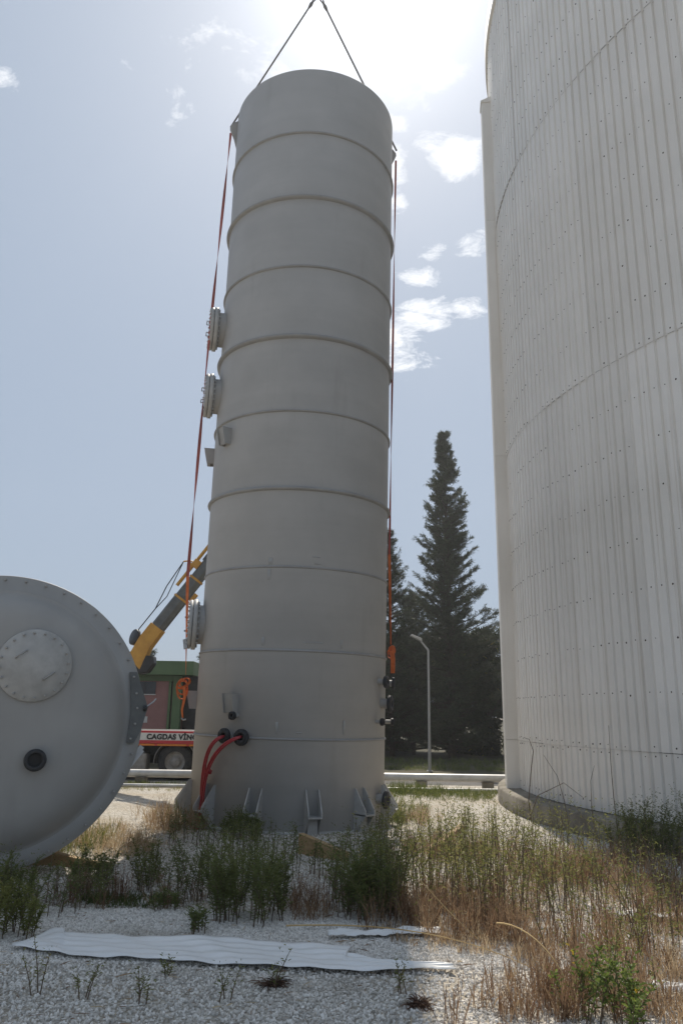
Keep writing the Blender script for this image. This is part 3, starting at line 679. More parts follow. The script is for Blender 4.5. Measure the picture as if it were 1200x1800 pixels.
# ================================================================== PIPES BEHIND
pp = thing('pipeline', 'thick silver pipe on low supports running across behind the tower', 'pipe', (0, 18.4, 0))
y_at = lambda x: 18.3 + .012 * x - 18.4
for i in range(7):
    x0 = -20 + i * 6; MB().tube([(x0 + .005, y_at(x0), .235), (x0 + 5.995, y_at(x0 + 6), .235)], .085, 20).build('pipe_section', 'pipe_metal', pp)
for x in (-11, -7.4, -4.4, -1.5, 1.9, 3.4, 6.5): MB().box((x - .12, y_at(x) - .1, 0), (x + .12, y_at(x) + .1, .155)).build('support_block', 'concrete', pp)
p2 = thing('thin_pipe', 'thin pale pipe lying on the ground in front of the thicker silver pipe', 'pipe', (0, 17.5, 0))
for i in range(6):
    x0 = -18 + i * 6; MB().tube([(x0 + .004, .02 * x0 * .3, .05 + .01 * math.sin(i * 2)), (x0 + 3, .02 * (x0 + 3) * .3 + .03, .045), (x0 + 5.996, .02 * (x0 + 6) * .3, .05 + .01 * math.sin(i * 2 + 2))], .038, 12).build('pipe_section', 'pipe_metal', p2)

# ================================================================== CRANE TRUCK
ck = thing('crane_truck', 'red crane truck parked behind the tower with its grey boom raised', 'truck', (-3.9, 19.3, 0))
def ckb(name, lo, hi, mat, parent=None, bevel=.008):
    return MB().box(tuple(a - b for a, b in zip(lo, ck.location)), tuple(a - b for a, b in zip(hi, ck.location))).build(name, mat, parent or ck, bevel)
YF = 19.3
sp_ = ckb('side_panel', (-8.6, YF, .835), (-1.9, YF + .06, 1.135), 'truck_red')
ckb('white_stripe', (-8.4, YF - .004, .915), (-2.1, YF + .01, 1.085), 'truck_white', sp_, 0)
ckb('orange_strip', (-8.6, YF - .015, .785), (-1.9, YF + .04, .832), 'truck_orange')
for x in (-7.3, -5.9, -4.36, -3.6, -2.6): ckb('marker_lamp', (x - .03, YF - .03, .79), (x + .03, YF - .016, .828), 'truck_red')
ckb('deck', (-8.6, YF + .06, 1.0), (-1.9, YF + 2.35, 1.12), 'black_paint')
ckb('chassis_rail', (-8.5, YF + .55, .55), (.6, YF + .72, .80), 'black_paint'); ckb('chassis_rail', (-8.5, YF + 1.7, .55), (.6, YF + 1.87, .80), 'black_paint')
ckb('underbody', (-8.4, YF + .75, .35), (-1.9, YF + 1.65, .99), 'black_paint')
ckb('fuel_tank', (-5.45, YF + .05, .2), (-4.58, YF + .5, .62), 'rim_grey', None, .06)
def wheel(x, y):
    e = bpy.data.objects.new('wheel', None); COL.objects.link(e); e.parent = ck; e.location = (x + 3.9, y - 19.3, .42); e.empty_display_size = .1
    MB().lathe([(.24, -.13), (.36, -.14), (.40, -.11), (.42, -.06), (.42, .06), (.40, .11), (.36, .14), (.24, .13)], 40, (0, 0, 0), (0, 1, 0)).build('tyre', 'tyre', e)
    MB().lathe([(.245, -.125), (.235, -.10), (.21, -.07), (.13, -.03), (.12, -.075), (.09, -.10), (.001, -.105)], 32, (0, 0, 0), (0, 1, 0)).build('rim', 'rim_grey', e)
for x in (-3.9, -3.0, -6.6, -.3):
    for y in (YF + .2, YF + 2.2): wheel(x, y)
for x in (-3.9,):
    MB().lathe([(.49, -.16), (.505, -.16), (.505, .2), (.49, .2)], 24, (x + 3.9, .2, .42), (0, 1, 0), (1, 0, 0), R(-185), R(5)).build('mudguard', 'rim_grey', ck)
# cab hidden behind the tower
cab = MB().prism([(-1.75, .55), (.45, .55), (.5, 1.35), (.3, 2.45), (-1.7, 2.5), (-1.75, 1.3)], 0, 2.3, (3.9, .02, 0), (1, 0, 0), (0, 0, 1), (0, 1, 0)).build('cab', 'truck_white', ck, .04)
MB().prism([(-.9, 1.45), (.32, 1.45), (.2, 2.2), (-.9, 2.2)], -.012, .02, (3.9, .02, 0), (1, 0, 0), (0, 0, 1), (0, 1, 0)).build('window', 'window_dark', cab)
# lettering
fc = bpy.data.curves.new('lettering', 'FONT'); fc.body = 'CAGDAS V\u0130N\u00c7'; fc.size = .165; fc.offset = .009; fc.extrude = .002; fc.space_character = 1.08; fc.shear = .0; fc.space_word = 1.15
fo = bpy.data.objects.new('lettering_tmp', fc); COL.objects.link(fo)
bpy.context.view_layer.update()
lme = bpy.data.meshes.new_from_object(fo.evaluated_get(bpy.context.evaluated_depsgraph_get()))
bpy.data.objects.remove(fo); lme.materials.clear(); lme.materials.append(MATS['black_paint']); lme.name = 'lettering'
lo_ = inst('lettering', lme, sp_, (-4.60 + 3.9, -.010, .941), (R(90), 0, 0), (1.02, 1, 1)); lo_['label'] = 'bold black lettering CAGDAS V\u0130N\u00c7 on the white stripe'
# crane column and boom
ckb('crane_column', (-6.2, YF + .08, 1.121), (-5.6, YF + .68, 2.95), 'crane_yellow', None, .03)
MB().obox((-5.55 + 3.9, .08, 2.78), (.5, -.06, .1), (.01, .13, 0), (-.02, 0, .14)).build('crane_knuckle', 'crane_yellow', ck, .02)
BY = YF - .0
def cl_(x, z, y=None): return Vector((x + 3.9, (BY if y is None else y) - 19.3, z))
b0 = cl_(-5.02, 2.92); ddir = (cl_(-.05, 9.85) - cl_(-4.62, 3.48)).normalized(); bn = Vector((-ddir.z, 0, ddir.x))
def hexbeam(name, s0, s1, w, h, mat, parent=ck):
    pol = [(-w * .5, h * .35), (-w * .3, h * .5), (w * .3, h * .5), (w * .5, h * .35), (w * .5, -h * .2), (w * .25, -h * .5), (-w * .25, -h * .5), (-w * .5, -h * .2)]
    return MB().prism(pol, s0, s1, b0, (0, 1, 0), bn, ddir).build(name, mat, parent)
MB().prism([(-.2, -.34), (.35, -.19), (.86, -.175), (.86, .185), (.4, .185), (-.12, .10)], -.185, .185, b0, ddir, bn, (0, 1, 0)).build('boom_base', 'crane_yellow', ck, .01)
for i, (s0, s1, w) in enumerate(((.80, 1.75, .335), (1.70, 2.35, .32), (2.30, 3.05, .305), (3.0, 5.3, .29), (5.25, 7.6, .26))):
    hexbeam('boom_section', s0, s1, w, w, 'boom_grey')
    if i: hexbeam('boom_collar', s0 + .02, s0 + .075, w + .05, w + .05, 'crane_yellow')
hexbeam('boom_head', 7.55, 7.9, .42, .5, 'crane_yellow')
# stowed jib bar above the boom, hose drum, cables
j0 = cl_(-4.12, 4.67, YF - .05); j1 = j0 + ddir * 3.6
MB().tube([j0, j1], .045, 10).build('jib_bar', 'crane_yellow', ck)
MB().tube([j0 + ddir * .9 - bn * .12, j0 + ddir * 3.4 - bn * .12], .03, 8).build('jib_cylinder', 'boom_grey', ck)
MB().obox(j0 + ddir * .72 - bn * .06, ddir * .11, bn * .10, Vector((0, .1, 0))).build('jib_bracket', 'crane_yellow', ck, .02)
MB().obox(j0 + ddir * .62 + bn * .07, ddir * .05, bn * .06, Vector((0, .06, 0))).build('jib_hook', 'crane_yellow', ck, .02)
dc = cl_(-5.08, 3.36, YF - .02)
MB().lathe([(.001, -.05), (.19, -.05), (.20, -.04), (.20, .04), (.19, .05), (.001, .05)], 28, dc, (.72, .65, -.2)).build('hose_drum', 'black_paint', ck)
pa = dc + Vector((.08, -.04, .18)); pb = cl_(-4.62, 4.07, YF - .05); pc_ = cl_(-3.99, 5.29, YF - .05)
MB().tube([pa, pb, pb + (pc_ - pb) * .45 + Vector((-.04, 0, .03)), pc_], .014, 6).build('control_cable', 'black_paint', ck)
MB().tube([pb, pb + (pc_ - pb) * .3 + Vector((.08, 0, -.05)), pb + (pc_ - pb) * .7 + Vector((.04, 0, .0)), pc_], .012, 6).build('control_cable', 'black_paint', ck)
MB().tube([pc_, pc_ + Vector((.16, 0, .02)), pc_ + Vector((.3, .02, -.03))], .02, 6).build('cable_guide', 'crane_yellow', ck)
MB().prism([(-.30, -.12), (-.05, -.34), (.16, -.30), (.30, -.08), (.28, .10), (-.26, .12)], -.18, .18, cl_(-4.83, 2.80), (1, 0, 0), (0, 0, 1), (0, 1, 0)).build('slewing_motor', 'black_paint', ck, .03)
for s_, q in ((1.95, .05), (3.2, .08)): MB().obox(b0 + ddir * s_ - bn * .24, ddir * .12, bn * .05, Vector((0, .06, 0))).build('boom_roller', 'crane_yellow', ck, .02)

# ================================================================== GREEN AND PINK BUILDING
bd = thing('low_building', 'low pink building with a green fascia and green corner post behind the truck', 'building', (-9, 26, 0))
def bb(name, lo, hi, mat, parent=None, bevel=.01): return MB().box(tuple(a - b for a, b in zip(lo, bd.location)), tuple(a - b for a, b in zip(hi, bd.location))).build(name, mat, parent or bd, bevel)
bb('wall', (-15, 26, 0), (-5.55, 30, 2.75), 'bldg_pink')
bb('fascia', (-15.2, 25.6, 2.74), (-4.75, 30.2, 3.19), 'bldg_green')
bb('lintel', (-15, 25.95, 2.55), (-5.3, 26.05, 2.738), 'bldg_green')
bb('corner_post', (-5.44, 25.9, 0), (-5.17, 26.2, 2.738), 'bldg_green')
bb('door_jamb', (-5.58, 25.93, 0), (-5.50, 26.1, 2.549), 'bldg_green')
wv = bb('window', (-6.75, 25.97, 2.13), (-6.02, 26.02, 2.53), 'window_dark', None, 0)
bb('window_frame', (-6.75, 25.955, 2.10), (-6.0, 25.99, 2.128), 'truck_white', wv, 0); bb('window_bar', (-6.40, 25.955, 2.135), (-6.37, 25.975, 2.525), 'black_paint', wv, 0)
bb('notice', (-6.36, 25.985, 1.22), (-6.22, 25.995, 1.42), 'truck_white', None, 0)
bb('recess_shade_panel', (-5.15, 26.4, 0), (-2.6, 26.6, 2.738), 'black_paint')  # black panel stands in for the shade inside the opening
bb('rear_wall', (-5.55, 27.41, 0), (-2.6, 30, 2.738), 'bldg_pink')

# ================================================================== STREET LAMP
lp = thing('street_lamp', 'slim grey street lamp in front of the dark conifers', 'street lamp', (2.71, 23.75, 0))
MB().tube([(0, 0, 0), (0, 0, 1.2), (0, 0, 3.5), (-.02, 0, 3.54), (-.24, -.01, 3.80), (-.3, -.01, 3.85)], [.05, .04, .032, .032, .026, .02], 12).build('pole', 'lamp_pole', lp)
MB().prism([(-.20, -.05), (.20, -.02), (.18, .05), (-.16, .05)], -.11, .11, (-.36, 0, 3.88), Vector((-.85, 0, .35)).normalized(), Vector((.35, 0, .85)).normalized(), (0, 1, 0)).build('lamp_head', 'lamp_pole', lp, .015)
MB().lathe([(.10, 0), (.10, .02), (.06, .03)], 16).build('base_plate', 'lamp_pole', lp)

# ================================================================== TREES
def conifer(name, label, loc, h, rbase, z0, seed, nb=150, tri=150, droop=.25, taper=.9, group='dark conifers behind the site', gap=.0):
    g_ = np.random.default_rng(seed); t = thing(name, label, 'tree', loc, 0, group)
    lean = g_.normal(0, .012, 2)
    MB().tube([(lean[0] * z, lean[1] * z, z) for z in np.linspace(0, h * .98, 12)], [max(.012, .15 * h / 12 * (1 - i / 12)) for i in range(12)], 8).build('trunk', 'bark', t)
    fo_ = FO(); br = MB()
    zs = z0 + (h - z0) * (np.arange(nb) + g_.uniform(0, 1, nb)) / nb
    for z in zs:
        f = (z - z0) / (h - z0)
        rr = rbase * ((1 - f) ** taper) * (min(1, .6 + f * 3)) + .05 + .10 * g_.random()
        rr *= g_.uniform(.6, 1.2)
        if g_.random() < gap: rr *= .45
        az = g_.uniform(0, 2 * np.pi); upk = .05 + .65 * f
        d = np.array([np.cos(az), np.sin(az), upk]); d /= np.linalg.norm(d)
        o_ = np.array([lean[0] * z, lean[1] * z, z]); curl = g_.uniform(.0, droop)
        def bp(s_): return o_ + d * (rr * s_)[:, None] + np.array([0, 0, 1.]) * (-(curl * rr) * s_ + .32 * rr * s_ ** 2.4)[:, None]
        if rr > .5 and f < .8:
            pts = bp(np.array([0, .35, .7, .97])); br.tube(pts, [.03, .022, .014, .006], 4, False)
        sd_ = np.cross(d, [0, 0, 1.]); sd_ /= np.linalg.norm(sd_)
        m_ = int(tri / 28 * (.12 + 1.1 * rr / rbase)) + 2
        for q in range(m_):
            s1 = g_.beta(1.8, 1.1); c0 = bp(np.array([s1]))[0]
            td = d * .65 + sd_ * g_.normal(0, .75) + np.array([0, 0, g_.uniform(-.1, .75)]); td /= np.linalg.norm(td)
            tl = g_.uniform(.16, .46) * (.55 + .5 * min(1, rr / 1.2)) * (1.2 - .5 * s1); k = int(g_.uniform(20, 38))
            u = g_.random(k); c = c0 + td * (tl * u)[:, None] + g_.normal(0, .028, (k, 3))
            dd = td * .9 + g_.normal(0, .6, (k, 3))
            fo_.blades(c, dd, g_.uniform(.06, .15, k), g_.uniform(.025, .05, k), np.clip(g_.normal(.42, .12, k) + g_.normal(0, .16), 0, 1), .1, 1)
    br.build('branches', 'bark', t); fo_.build('crown', 'needles', t)
    return t
conifer('conifer_tree', 'tallest dark conifer with a pointed top, between the two tall tanks', (4.42, 31, 0), 13.15, 2.3, .3, 5, 520, 500, .3, .88, gap=.15)
conifer('conifer_tree', 'dark conifer half hidden by the right edge of the grey tower', (2.15, 31.6, 0), 9.0, 2.3, .4, 8, 250, 330, .25, .9, gap=.15)
conifer('conifer_tree', 'dark conifer low behind the street lamp', (3.15, 33.2, 0), 6.6, 1.9, .1, 9, 220, 300, .2, .7)
conifer('conifer_tree', 'dark conifer behind the building at the left edge of the tower', (-5.1, 29.6 + 1.4, 0), 4.85, .85, .3, 12, 110, 110, .1, .8)
conifer('conifer_tree', 'small conifer tip showing over the building roof beside the crane boom', (-7.75, 31.5, 0), 4.5, .7, .3, 13, 80, 80, .1, .9)
def broad(name, label, loc, h, rx, seed, nleaf=15000, z0=.0):
    g_ = np.random.default_rng(seed); t = thing(name, label, 'tree', loc, 0, 'broadleaf trees behind the conifers')
    tb = MB().tube([(0, 0, 0), (.05, 0, h * .35), (-.03, .05, h * .7)], [.11, .08, .03], 8)
    cl = []
    for k in range(34):
        a = g_.uniform(0, 6.28); u = g_.random() ** .5; z = z0 + (h - z0) * g_.random() ** .8
        rr = rx * math.sin(math.pi * min(1, max(.12, (z - z0 + .4) / (h - z0 + .6)))) ** .6
        cl.append((rr * u * math.cos(a), rr * u * math.sin(a), z * .93, g_.uniform(.35, .75)))
        if k < 12: tb.tube([(0, 0, max(.3, z * .4)), (cl[-1][0] * .5, cl[-1][1] * .5, z * .75), cl[-1][:3]], [.04, .025, .008], 5)
    tb.build('trunk', 'bark', t)
    fo_ = FO(); per = nleaf // len(cl)
    for x, y, z, r_ in cl:
        v = g_.normal(size=(per, 3)); v /= np.linalg.norm(v, axis=1, keepdims=True); q = g_.uniform(.35, 1.05, per)[:, None] ** .6
        c = np.array([x, y, z]) + v * q * r_ * np.array([1, 1, .8]); c[:, 2] = np.maximum(c[:, 2], .05)
        fo_.blades(c, v + g_.normal(0, .8, (per, 3)), g_.uniform(.14, .28, per), g_.uniform(.09, .17, per), np.clip(g_.normal(.4, .25, per), 0, .96) + (g_.random(per) < .01), .2, 1)
    fo_.build('crown', 'broadleaf', t); return t
broad('broadleaf_tree', 'bushy dark tree right of the tall conifer, next to the white tank', (6.35, 33.4, 0), 5.3, 2.3, 31, 22000)
broad('broadleaf_tree', 'bushy dark tree partly hidden behind the edge of the white tank', (8.6, 35, 0), 5.4, 2.0, 32)
broad('broadleaf_tree', 'low dark bushy tree behind the tall conifer', (4.9, 35.0, 0), 5.6, 2.2, 33, 20000)
broad('broadleaf_tree', 'low dark bushy tree behind the lamp post', (2.7, 36, 0), 5.2, 2.0, 34)
broad('broadleaf_tree', 'low dark bushy tree seen just right of the tower', (.9, 35, 0), 4.6, 1.8, 35)

# ================================================================== GROUND VEGETATION
def grass_field(name, label, mat, spots, kind='stuff', cat='grass'):
    """spots: (cx, cy, rx, ry, tufts, hmin, hmax, blades, tint mean)"""
    fo_ = FO()
    for cx, cy, rx, ry, k, h0, h1, nbl, tm in spots:
        a = rng.uniform(0, 2 * np.pi, k); r_ = np.sqrt(rng.random(k)); X = cx + rx * r_ * np.cos(a); Y = cy + ry * r_ * np.sin(a)
        ok = (np.hypot(X - TX, Y - TY) > 1.56) & (np.hypot(X - 12.57, Y - 14.31) > 9.62); pat = np.sin(2.3 * X + 1.7 * Y + .6) + np.sin(3.9 * X - 3.1 * Y) + np.sin(6.1 * Y + 2.2 * X) + rng.normal(0, .5, len(X))
        ok &= (pat > -.35) | (Y > 9.8) | (X < 0); X, Y = X[ok], Y[ok]
        for x, y in zip(X, Y):
            n = max(3, int(nbl * rng.uniform(.6, 1.4))); hh = rng.uniform(h0, h1)
            th = rng.uniform(0, 2 * np.pi, n); sp = rng.gamma(2, .15, n)
            d = np.stack([np.cos(th) * sp, np.sin(th) * sp, np.ones(n)], 1)
            b = np.stack([x + rng.normal(0, .03, n), y + rng.normal(0, .03, n), np.zeros(n)], 1)
            ln = hh * rng.uniform(.55, 1.1, n); ti = np.clip(tm + rng.normal(0, .17) + rng.normal(0, .12, n), 0, 1)
            fo_.blades(b, d, ln, rng.uniform(.0035, .007, n), ti, rng.uniform(.08, .5), 3)
            if 'dry' in mat:
                m_ = n // 2 + 1   # seed heads
                dn = d[:m_] / np.linalg.norm(d[:m_], axis=1, keepdims=True)
                for q in range(5):
                    s_ = .62 + .08 * q
                    fo_.blades(b[:m_] + dn * (ln[:m_, None] * s_) - np.array([0, 0, 1.]) * (ln[:m_, None] * .12 * s_ * s_), dn + rng.normal(0, .35, (m_, 3)), ln[:m_] * .11, .008, np.clip(ti[:m_] + .05, 0, 1), .1, 1)
    o = fo_.build(name, mat); return tag(o, label, cat, None, kind)
# upright leafy weeds (thin stems, narrow leaves all the way up)
def stalk(fo_, st, x, y, h, g_, tm, leaf=.05, nl=70, lean=.12, lw=.0075):
    lx, ly = g_.normal(0, lean, 2)
    def ax(s_): return np.stack([x + lx * h * s_ ** 1.4, y + ly * h * s_ ** 1.4, h * s_ * (1 - .04 * abs(lx))], -1)
    st.tube([Vector(ax(np.array(s_))) for s_ in (0., .35, .7, 1.)], [.0042, .0035, .0025, .001], 4, False)
    s_ = g_.beta(1.7, 1.0, nl) * .9 + .1; c = ax(s_); th = g_.uniform(0, 2 * np.pi, nl)
    br = (g_.random(nl) < .45) * g_.uniform(0, .12, nl) * np.clip(h / .6, .4, 1.4)      # some leaves sit out on side shoots
    out = np.stack([np.cos(th), np.sin(th), np.full(nl, .9)], 1)
    c = c + out * br[:, None]
    fo_.blades(c, out + g_.normal(0, .3, (nl, 3)), leaf * g_.uniform(.55, 1.2, nl) * (1.15 - .5 * s_), lw, np.clip(tm + g_.normal(0, .14, nl) + .22 * (s_ - .5), 0, 1), .3, 2)
def thicket(name, label, mat, spots):
    fo_ = FO(); st = MB(); e = None
    for cx, cy, rx, ry, k, h0, h1, nl, tm in spots:
        a = rng.uniform(0, 2 * np.pi, k); r_ = np.sqrt(rng.random(k)); X = cx + rx * r_ * np.cos(a); Y = cy + ry * r_ * np.sin(a)
        for x, y in zip(X, Y):
            if math.hypot(x - TX, y - TY) < 1.58 or math.hypot(x - 12.57, y - 14.31) < 9.62: continue
            stalk(fo_, st, x, y, rng.uniform(h0, h1), rng, tm + rng.normal(0, .18), .055, int(nl * rng.uniform(.5, 1.2)), rng.choice([.1, .14, .3]))
    o = fo_.build(name, mat); tag(o, label, 'weeds', None, 'stuff')
    s_ = st.build('stems', 'twig', o); s_['kind'] = 'stuff'
    return o
def bush(name, label, mat, loc, nst, h, spread, nl, seed, tm=.5, leaf=.05, lw=.0075, group='green weed bushes', cat='weed'):
    g_ = np.random.default_rng(seed); e = thing(name, label, cat, (loc[0], loc[1], 0), 0, group); fo_ = FO(); st = MB()
    for k in range(nst):
        a = g_.uniform(0, 6.28); r_ = spread * math.sqrt(g_.random())
        hh = h * g_.uniform(.6, 1.05) * (1 - .35 * (r_ / spread) ** 2)
        stalk(fo_, st, r_ * math.cos(a) * .6, r_ * math.sin(a) * .6, hh, g_, tm + g_.normal(0, .1), leaf, int(nl * (1.7 if name == 'weed_bush' else 1)), .2, lw)
    fo_.build('leaves', mat, e); st.build('stems', 'twig', e); return e

grass_field('dry_grass', 'reddish brown dry grass covering the right foreground', 'grass_dry', [
    (2.2, 7.3, 1.8, 1.7, 270, .22, .44, 16, .36), (1.25, 6.75, .9, .7, 120, .22, .40, 14, .38), (2.5, 5.6, 1.2, .9, 150, .14, .32, 14, .42), (1.3, 5.0, .42, .45, 44, .18, .36, 16, .22),
    (.85, 4.72, .28, .22, 20, .14, .28, 16, .2), (3.3, 8.6, 1.2, 1.0, 150, .25, .42, 18, .40), (1.6, 9.2, 1.3, .9, 70, .25, .45, 16, .35), (.3, 6.95, .7, .5, 70, .18, .34, 14, .34), (.0, 7.4, .5, .7, 26, .15, .3, 12, .3),
    (-2.2, 11.5, .42, .5, 36, .30, .58, 18, .55), (-2.9, 10.6, .55, .7, 34, .12, .28, 12, .8), (-2.6, 12.6, .5, .6, 26, .2, .5, 14, .7), (-1.2, 7.4, .5, .4, 20, .12, .25, 12, .3), (-1.75, 7.9, .4, .4, 10, .1, .2, 12, .3),
    (1.3, 10.0, .5, .35, 34, .2, .4, 18, .18), (1.3, 12.8, .3, .6, 34, .12, .3, 14, .7), (-2.55, 9.7, .45, .5, 40, .12, .3, 14, .85), (2.0, 4.9, .5, .35, 60, .15, .3, 16, .55), (-2.1, 7.3, .35, .4, 18, .2, .38, 12, .12)])
grass_field('straw_litter', 'flattened pale straw between the dry grass tufts at lower right', 'grass_dry', [(2.1, 6.0, 1.6, 1.5, 420, .06, .18, 12, .8), (2.6, 7.6, 1.6, 1.4, 300, .08, .2, 12, .75), (1.0, 6.6, .8, .7, 120, .06, .16, 12, .7), (-2.7, 10.8, .8, 1.0, 110, .05, .12, 10, .95)])
grass_field('green_grass', 'sparse green grass growing along the pipes behind the tower', 'grass_green', [
    (1.25, 14.2, .3, 1.6, 70, .08, .26, 12, .5), (2.2, 16.4, 1.3, .7, 170, .08, .20, 12, .5), (2.6, 17.0, 1.5, .5, 240, .10, .24, 12, .45), (1.5, 17.3, .8, .5, 150, .15, .35, 12, .4), (-4.2, 18.0, 1.3, .22, 160, .06, .18, 10, .45), (-4.0, 17.0, 1.2, .3, 60, .05, .14, 8, .8),
    (-3.0, 9.9, .3, .7, 40, .2, .45, 12, .7), (.9, 12.7, .16, .5, 34, .1, .28, 12, .4), (3.6, 24.6, 2.8, .9, 330, .1, .28, 10, .35), (3.6, 27.5, 3.2, 1.6, 420, .12, .35, 10, .25), (-2.25, 11.6, .2, .5, 10, .4, .6, 10, .5)])
grass_field('ground_cover', 'low mat of green ground cover on the gravel at left', 'grass_green', [(-1.72, 7.25, .40, .22, 80, .04, .10, 12, .1), (-1.95, 7.35, .25, .2, 40, .04, .10, 12, .1)], 'stuff', 'ground cover')
thicket('weed_thicket', 'dense upright green weeds mixed into the sunlit dry grass right of centre', 'weed_green', [
    (.95, 7.2, .8, 1.0, 105, .35, .84, 58, .6), (1.6, 7.6, .8, 1.2, 84, .35, .8, 56, .5), (2.3, 5.6, .9, .8, 26, .2, .42, 44, .5), (1.2, 8.7, .9, .7, 44, .35, .7, 52, .55), (1.9, 6.3, .6, .8, 34, .35, .7, 48, .4), (2.6, 9.2, 1.0, .8, 44, .3, .7, 40, .5), (3.0, 6.2, 1.0, 1.0, 24, .25, .55, 40, .35), (1.6, 10.6, .9, .9, 14, .25, .6, 40, .6), (2.9, 7.6, 1.2, 1.0, 26, .3, .6, 36, .35)])
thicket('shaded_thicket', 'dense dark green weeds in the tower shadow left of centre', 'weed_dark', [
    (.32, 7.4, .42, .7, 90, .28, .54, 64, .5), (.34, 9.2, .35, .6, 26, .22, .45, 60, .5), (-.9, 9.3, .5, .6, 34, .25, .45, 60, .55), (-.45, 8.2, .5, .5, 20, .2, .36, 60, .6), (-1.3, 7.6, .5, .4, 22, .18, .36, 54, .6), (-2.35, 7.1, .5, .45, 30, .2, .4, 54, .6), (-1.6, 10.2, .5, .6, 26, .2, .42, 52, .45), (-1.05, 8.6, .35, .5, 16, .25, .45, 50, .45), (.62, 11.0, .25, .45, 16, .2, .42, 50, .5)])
B = bush
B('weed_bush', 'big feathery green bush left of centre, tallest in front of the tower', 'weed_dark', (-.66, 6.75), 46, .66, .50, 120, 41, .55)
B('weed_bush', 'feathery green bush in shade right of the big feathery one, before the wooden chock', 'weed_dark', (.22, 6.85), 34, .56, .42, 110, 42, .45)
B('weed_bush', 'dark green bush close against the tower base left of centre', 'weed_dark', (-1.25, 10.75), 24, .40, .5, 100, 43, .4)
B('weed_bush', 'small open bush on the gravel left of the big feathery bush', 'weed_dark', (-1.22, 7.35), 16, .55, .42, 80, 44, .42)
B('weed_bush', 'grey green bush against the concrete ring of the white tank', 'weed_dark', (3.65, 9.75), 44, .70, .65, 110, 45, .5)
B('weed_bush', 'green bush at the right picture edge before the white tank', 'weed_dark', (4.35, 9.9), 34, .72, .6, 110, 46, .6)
B('weed_bush', 'green weed clump in the left corner at the near end of the long sheet', 'weed_green', (-2.38, 6.1), 26, .42, .4, 90, 47, .3)
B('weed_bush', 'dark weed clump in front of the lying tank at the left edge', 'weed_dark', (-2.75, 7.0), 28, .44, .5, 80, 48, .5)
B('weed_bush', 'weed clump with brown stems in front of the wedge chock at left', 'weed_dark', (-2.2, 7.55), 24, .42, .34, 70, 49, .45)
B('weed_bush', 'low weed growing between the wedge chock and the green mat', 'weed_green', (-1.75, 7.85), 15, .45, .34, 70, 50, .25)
B('weed_bush', 'small weed at the right end of the green mat', 'weed_dark', (-1.38, 7.0), 8, .2, .2, 40, 51, .45)
B('weed_bush', 'tiny weed by the near edge of the big feathery bush', 'weed_dark', (-.98, 6.3), 9, .22, .16, 40, 52, .45)
for i, (x, y, h, lab) in enumerate(((-.62, 4.95, .26, 'small green sprout in the gravel below the long sheet, nearest the picture centre'), (-1.08, 4.9, .2, 'small sprout in the gravel near the bottom left'), (-1.42, 4.95, .2, 'thin sprout in the gravel near the bottom left corner'), (-.35, 5.2, .2, 'thin sprout just left of the dead brown tuft'), (-1.05, 5.35, .12, 'tiny weed just below the long metal sheet'),
                                    (-1.72, 5.0, .4, 'weed stalk at the bottom left corner'), (.40, 5.12, .22, 'brownish sprout below the torn end of the long sheet'))):
    B('sprout', lab, 'weed_green', (x, y), 3, h, .06, 34, 60 + i, .35, .032, .007, 'sprouts in the gravel')
B('leafy_plant', 'bright green leafy plant with a few yellow leaves at the bottom right', 'leafy', (1.48, 4.72), 22, .38, .36, 52, 81, .54, .052, .013, None, 'plant')
def deadtuft(label, x, y, s, seed):
    g_ = np.random.default_rng(seed); fo_ = FO(); n = 160
    th = g_.uniform(0, 6.28, n); d = np.stack([np.cos(th), np.sin(th), g_.uniform(.1, 1.3, n)], 1)
    fo_.blades(g_.normal(0, s * .12, (n, 3)) * [1, 1, .2] + [0, 0, s * .05], d, g_.uniform(.3, .9, n) * s, .006, g_.random(n), .5, 3)
    o = fo_.build('dead_tuft', 'dead_brown'); o.location = (x, y, 0); tag(o, label, 'dead plant', 'dead brown tufts')
deadtuft('curled dead brown tuft in the gravel at the near edge of the long sheet', -.36, 5.22, .17, 5)
deadtuft('dead brown tuft below the torn tip of the long sheet', .48, 4.92, .16, 6)
# long dry stalks bent over
def stem(label, pts, rad=.005, mat='straw', name='dry_stalk'):
    o = MB().tube(pts, [rad * (1 - .6 * i / (len(pts) - 1)) for i in range(len(pts))], 5).build(name, mat); return tag(o, label, 'dry stalk', 'bent dry stalks')
stem('long pale dry stalk lying level over the weeds behind the long sheet', bez((-.35, 6.1, .12), (.1, 6.0, .16), (.7, 5.9, .20), (1.25, 5.5, .05), 14), .006)
stem('pale dry stalk arching down to the leafy plant at the bottom right', bez((1.05, 5.5, .30), (1.15, 5.2, .38), (1.32, 4.9, .30), (1.34, 4.75, .0), 12), .006)
stem('short pale dry stalk leaning among the sunlit weeds', bez((.62, 6.2, .42), (.75, 6.1, .3), (.85, 6.0, .2), (1.0, 5.9, .1), 8), .005)
def tw_(a, r_, z): p = tpos(R(a), r_, z); return (TC.x + p[0], TC.y + p[1], z)
stem('thin bare vine arching up the foot of the white tank', [tw_(81.5, 9.62, 0), tw_(82.3, 9.60, .3), tw_(83, 9.5, .7), tw_(84.5, 9.35, 1.05), tw_(87, 9.28, 1.22), tw_(89.5, 9.27, 1.24)], .010, 'twig', 'bare_vine')
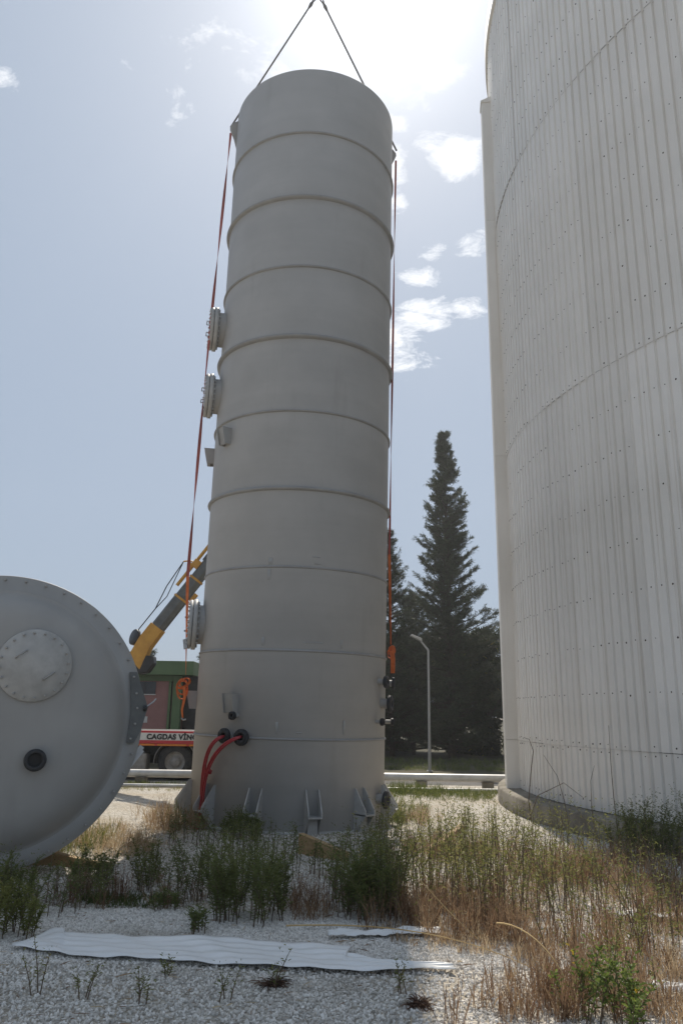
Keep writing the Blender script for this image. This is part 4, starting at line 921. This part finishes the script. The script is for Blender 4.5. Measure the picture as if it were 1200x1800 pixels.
stem('bare twig leaning left against the foot of the white tank', [tw_(74, 9.65, 0), tw_(75.5, 9.55, .4), tw_(78.5, 9.38, .72), tw_(82.5, 9.3, 1.0)], .007, 'twig', 'bare_vine')
stem('bare twig leaning right over the bush by the white tank', [tw_(82, 9.62, 0.02), tw_(80, 9.6, .42), tw_(76, 9.5, .66), tw_(73, 9.5, .5)], .007, 'twig', 'bare_vine')
stem('tall bare twig standing up out of the bush by the white tank', [tw_(67, 9.75, 0), tw_(67.6, 9.7, .6), tw_(68.2, 9.62, 1.0), tw_(69, 9.5, 1.5)], .007, 'twig', 'bare_vine')
stem('short bare twig beside the tall bare twig by the white tank', [tw_(70, 9.7, 0), tw_(70.6, 9.66, .4), tw_(71.4, 9.55, .75), tw_(71.6, 9.45, .95)], .006, 'twig', 'bare_vine')

# dead leaves, straw bits and twigs scattered on the gravel
def litter():
    fo_ = FO(); k = 1500
    Y = rng.uniform(4.3, 9.5, k); X = rng.uniform(-1, 1, k) * (.42 * Y + .5)
    th = rng.uniform(0, 2 * np.pi, k); d = np.stack([np.cos(th), np.sin(th), rng.uniform(-.05, .25, k)], 1)
    fo_.blades(np.stack([X, Y, rng.uniform(.012, .03, k)], 1), d, rng.gamma(2, .022, k), rng.uniform(.003, .009, k), rng.random(k), .1, 2)
    tag(fo_.build('plant_litter', 'grass_dry'), 'dry leaf and straw bits scattered over the gravel', 'plant litter', None, 'stuff')
litter()

# ================================================================== THIN SUNLIT HAZE IN THE AIR
def haze():
    o = MB().box((-60, -12, -1.0), (60, 70, 21)).build('haze', 'straw')
    mt = bpy.data.materials.new('haze_air'); mt.use_nodes = True; n = mt.node_tree.nodes; n.clear()
    v = n.new('ShaderNodeVolumePrincipled'); v.inputs['Color'].default_value = (.9, .92, .95, 1); v.inputs['Density'].default_value = .0013; v.inputs['Anisotropy'].default_value = .45
    out = n.new('ShaderNodeOutputMaterial'); mt.node_tree.links.new(v.outputs[0], out.inputs['Volume'])
    o.data.materials.clear(); o.data.materials.append(mt)
    tag(o, 'thin bright haze filling the air over the site', 'haze', None, 'stuff')
haze()
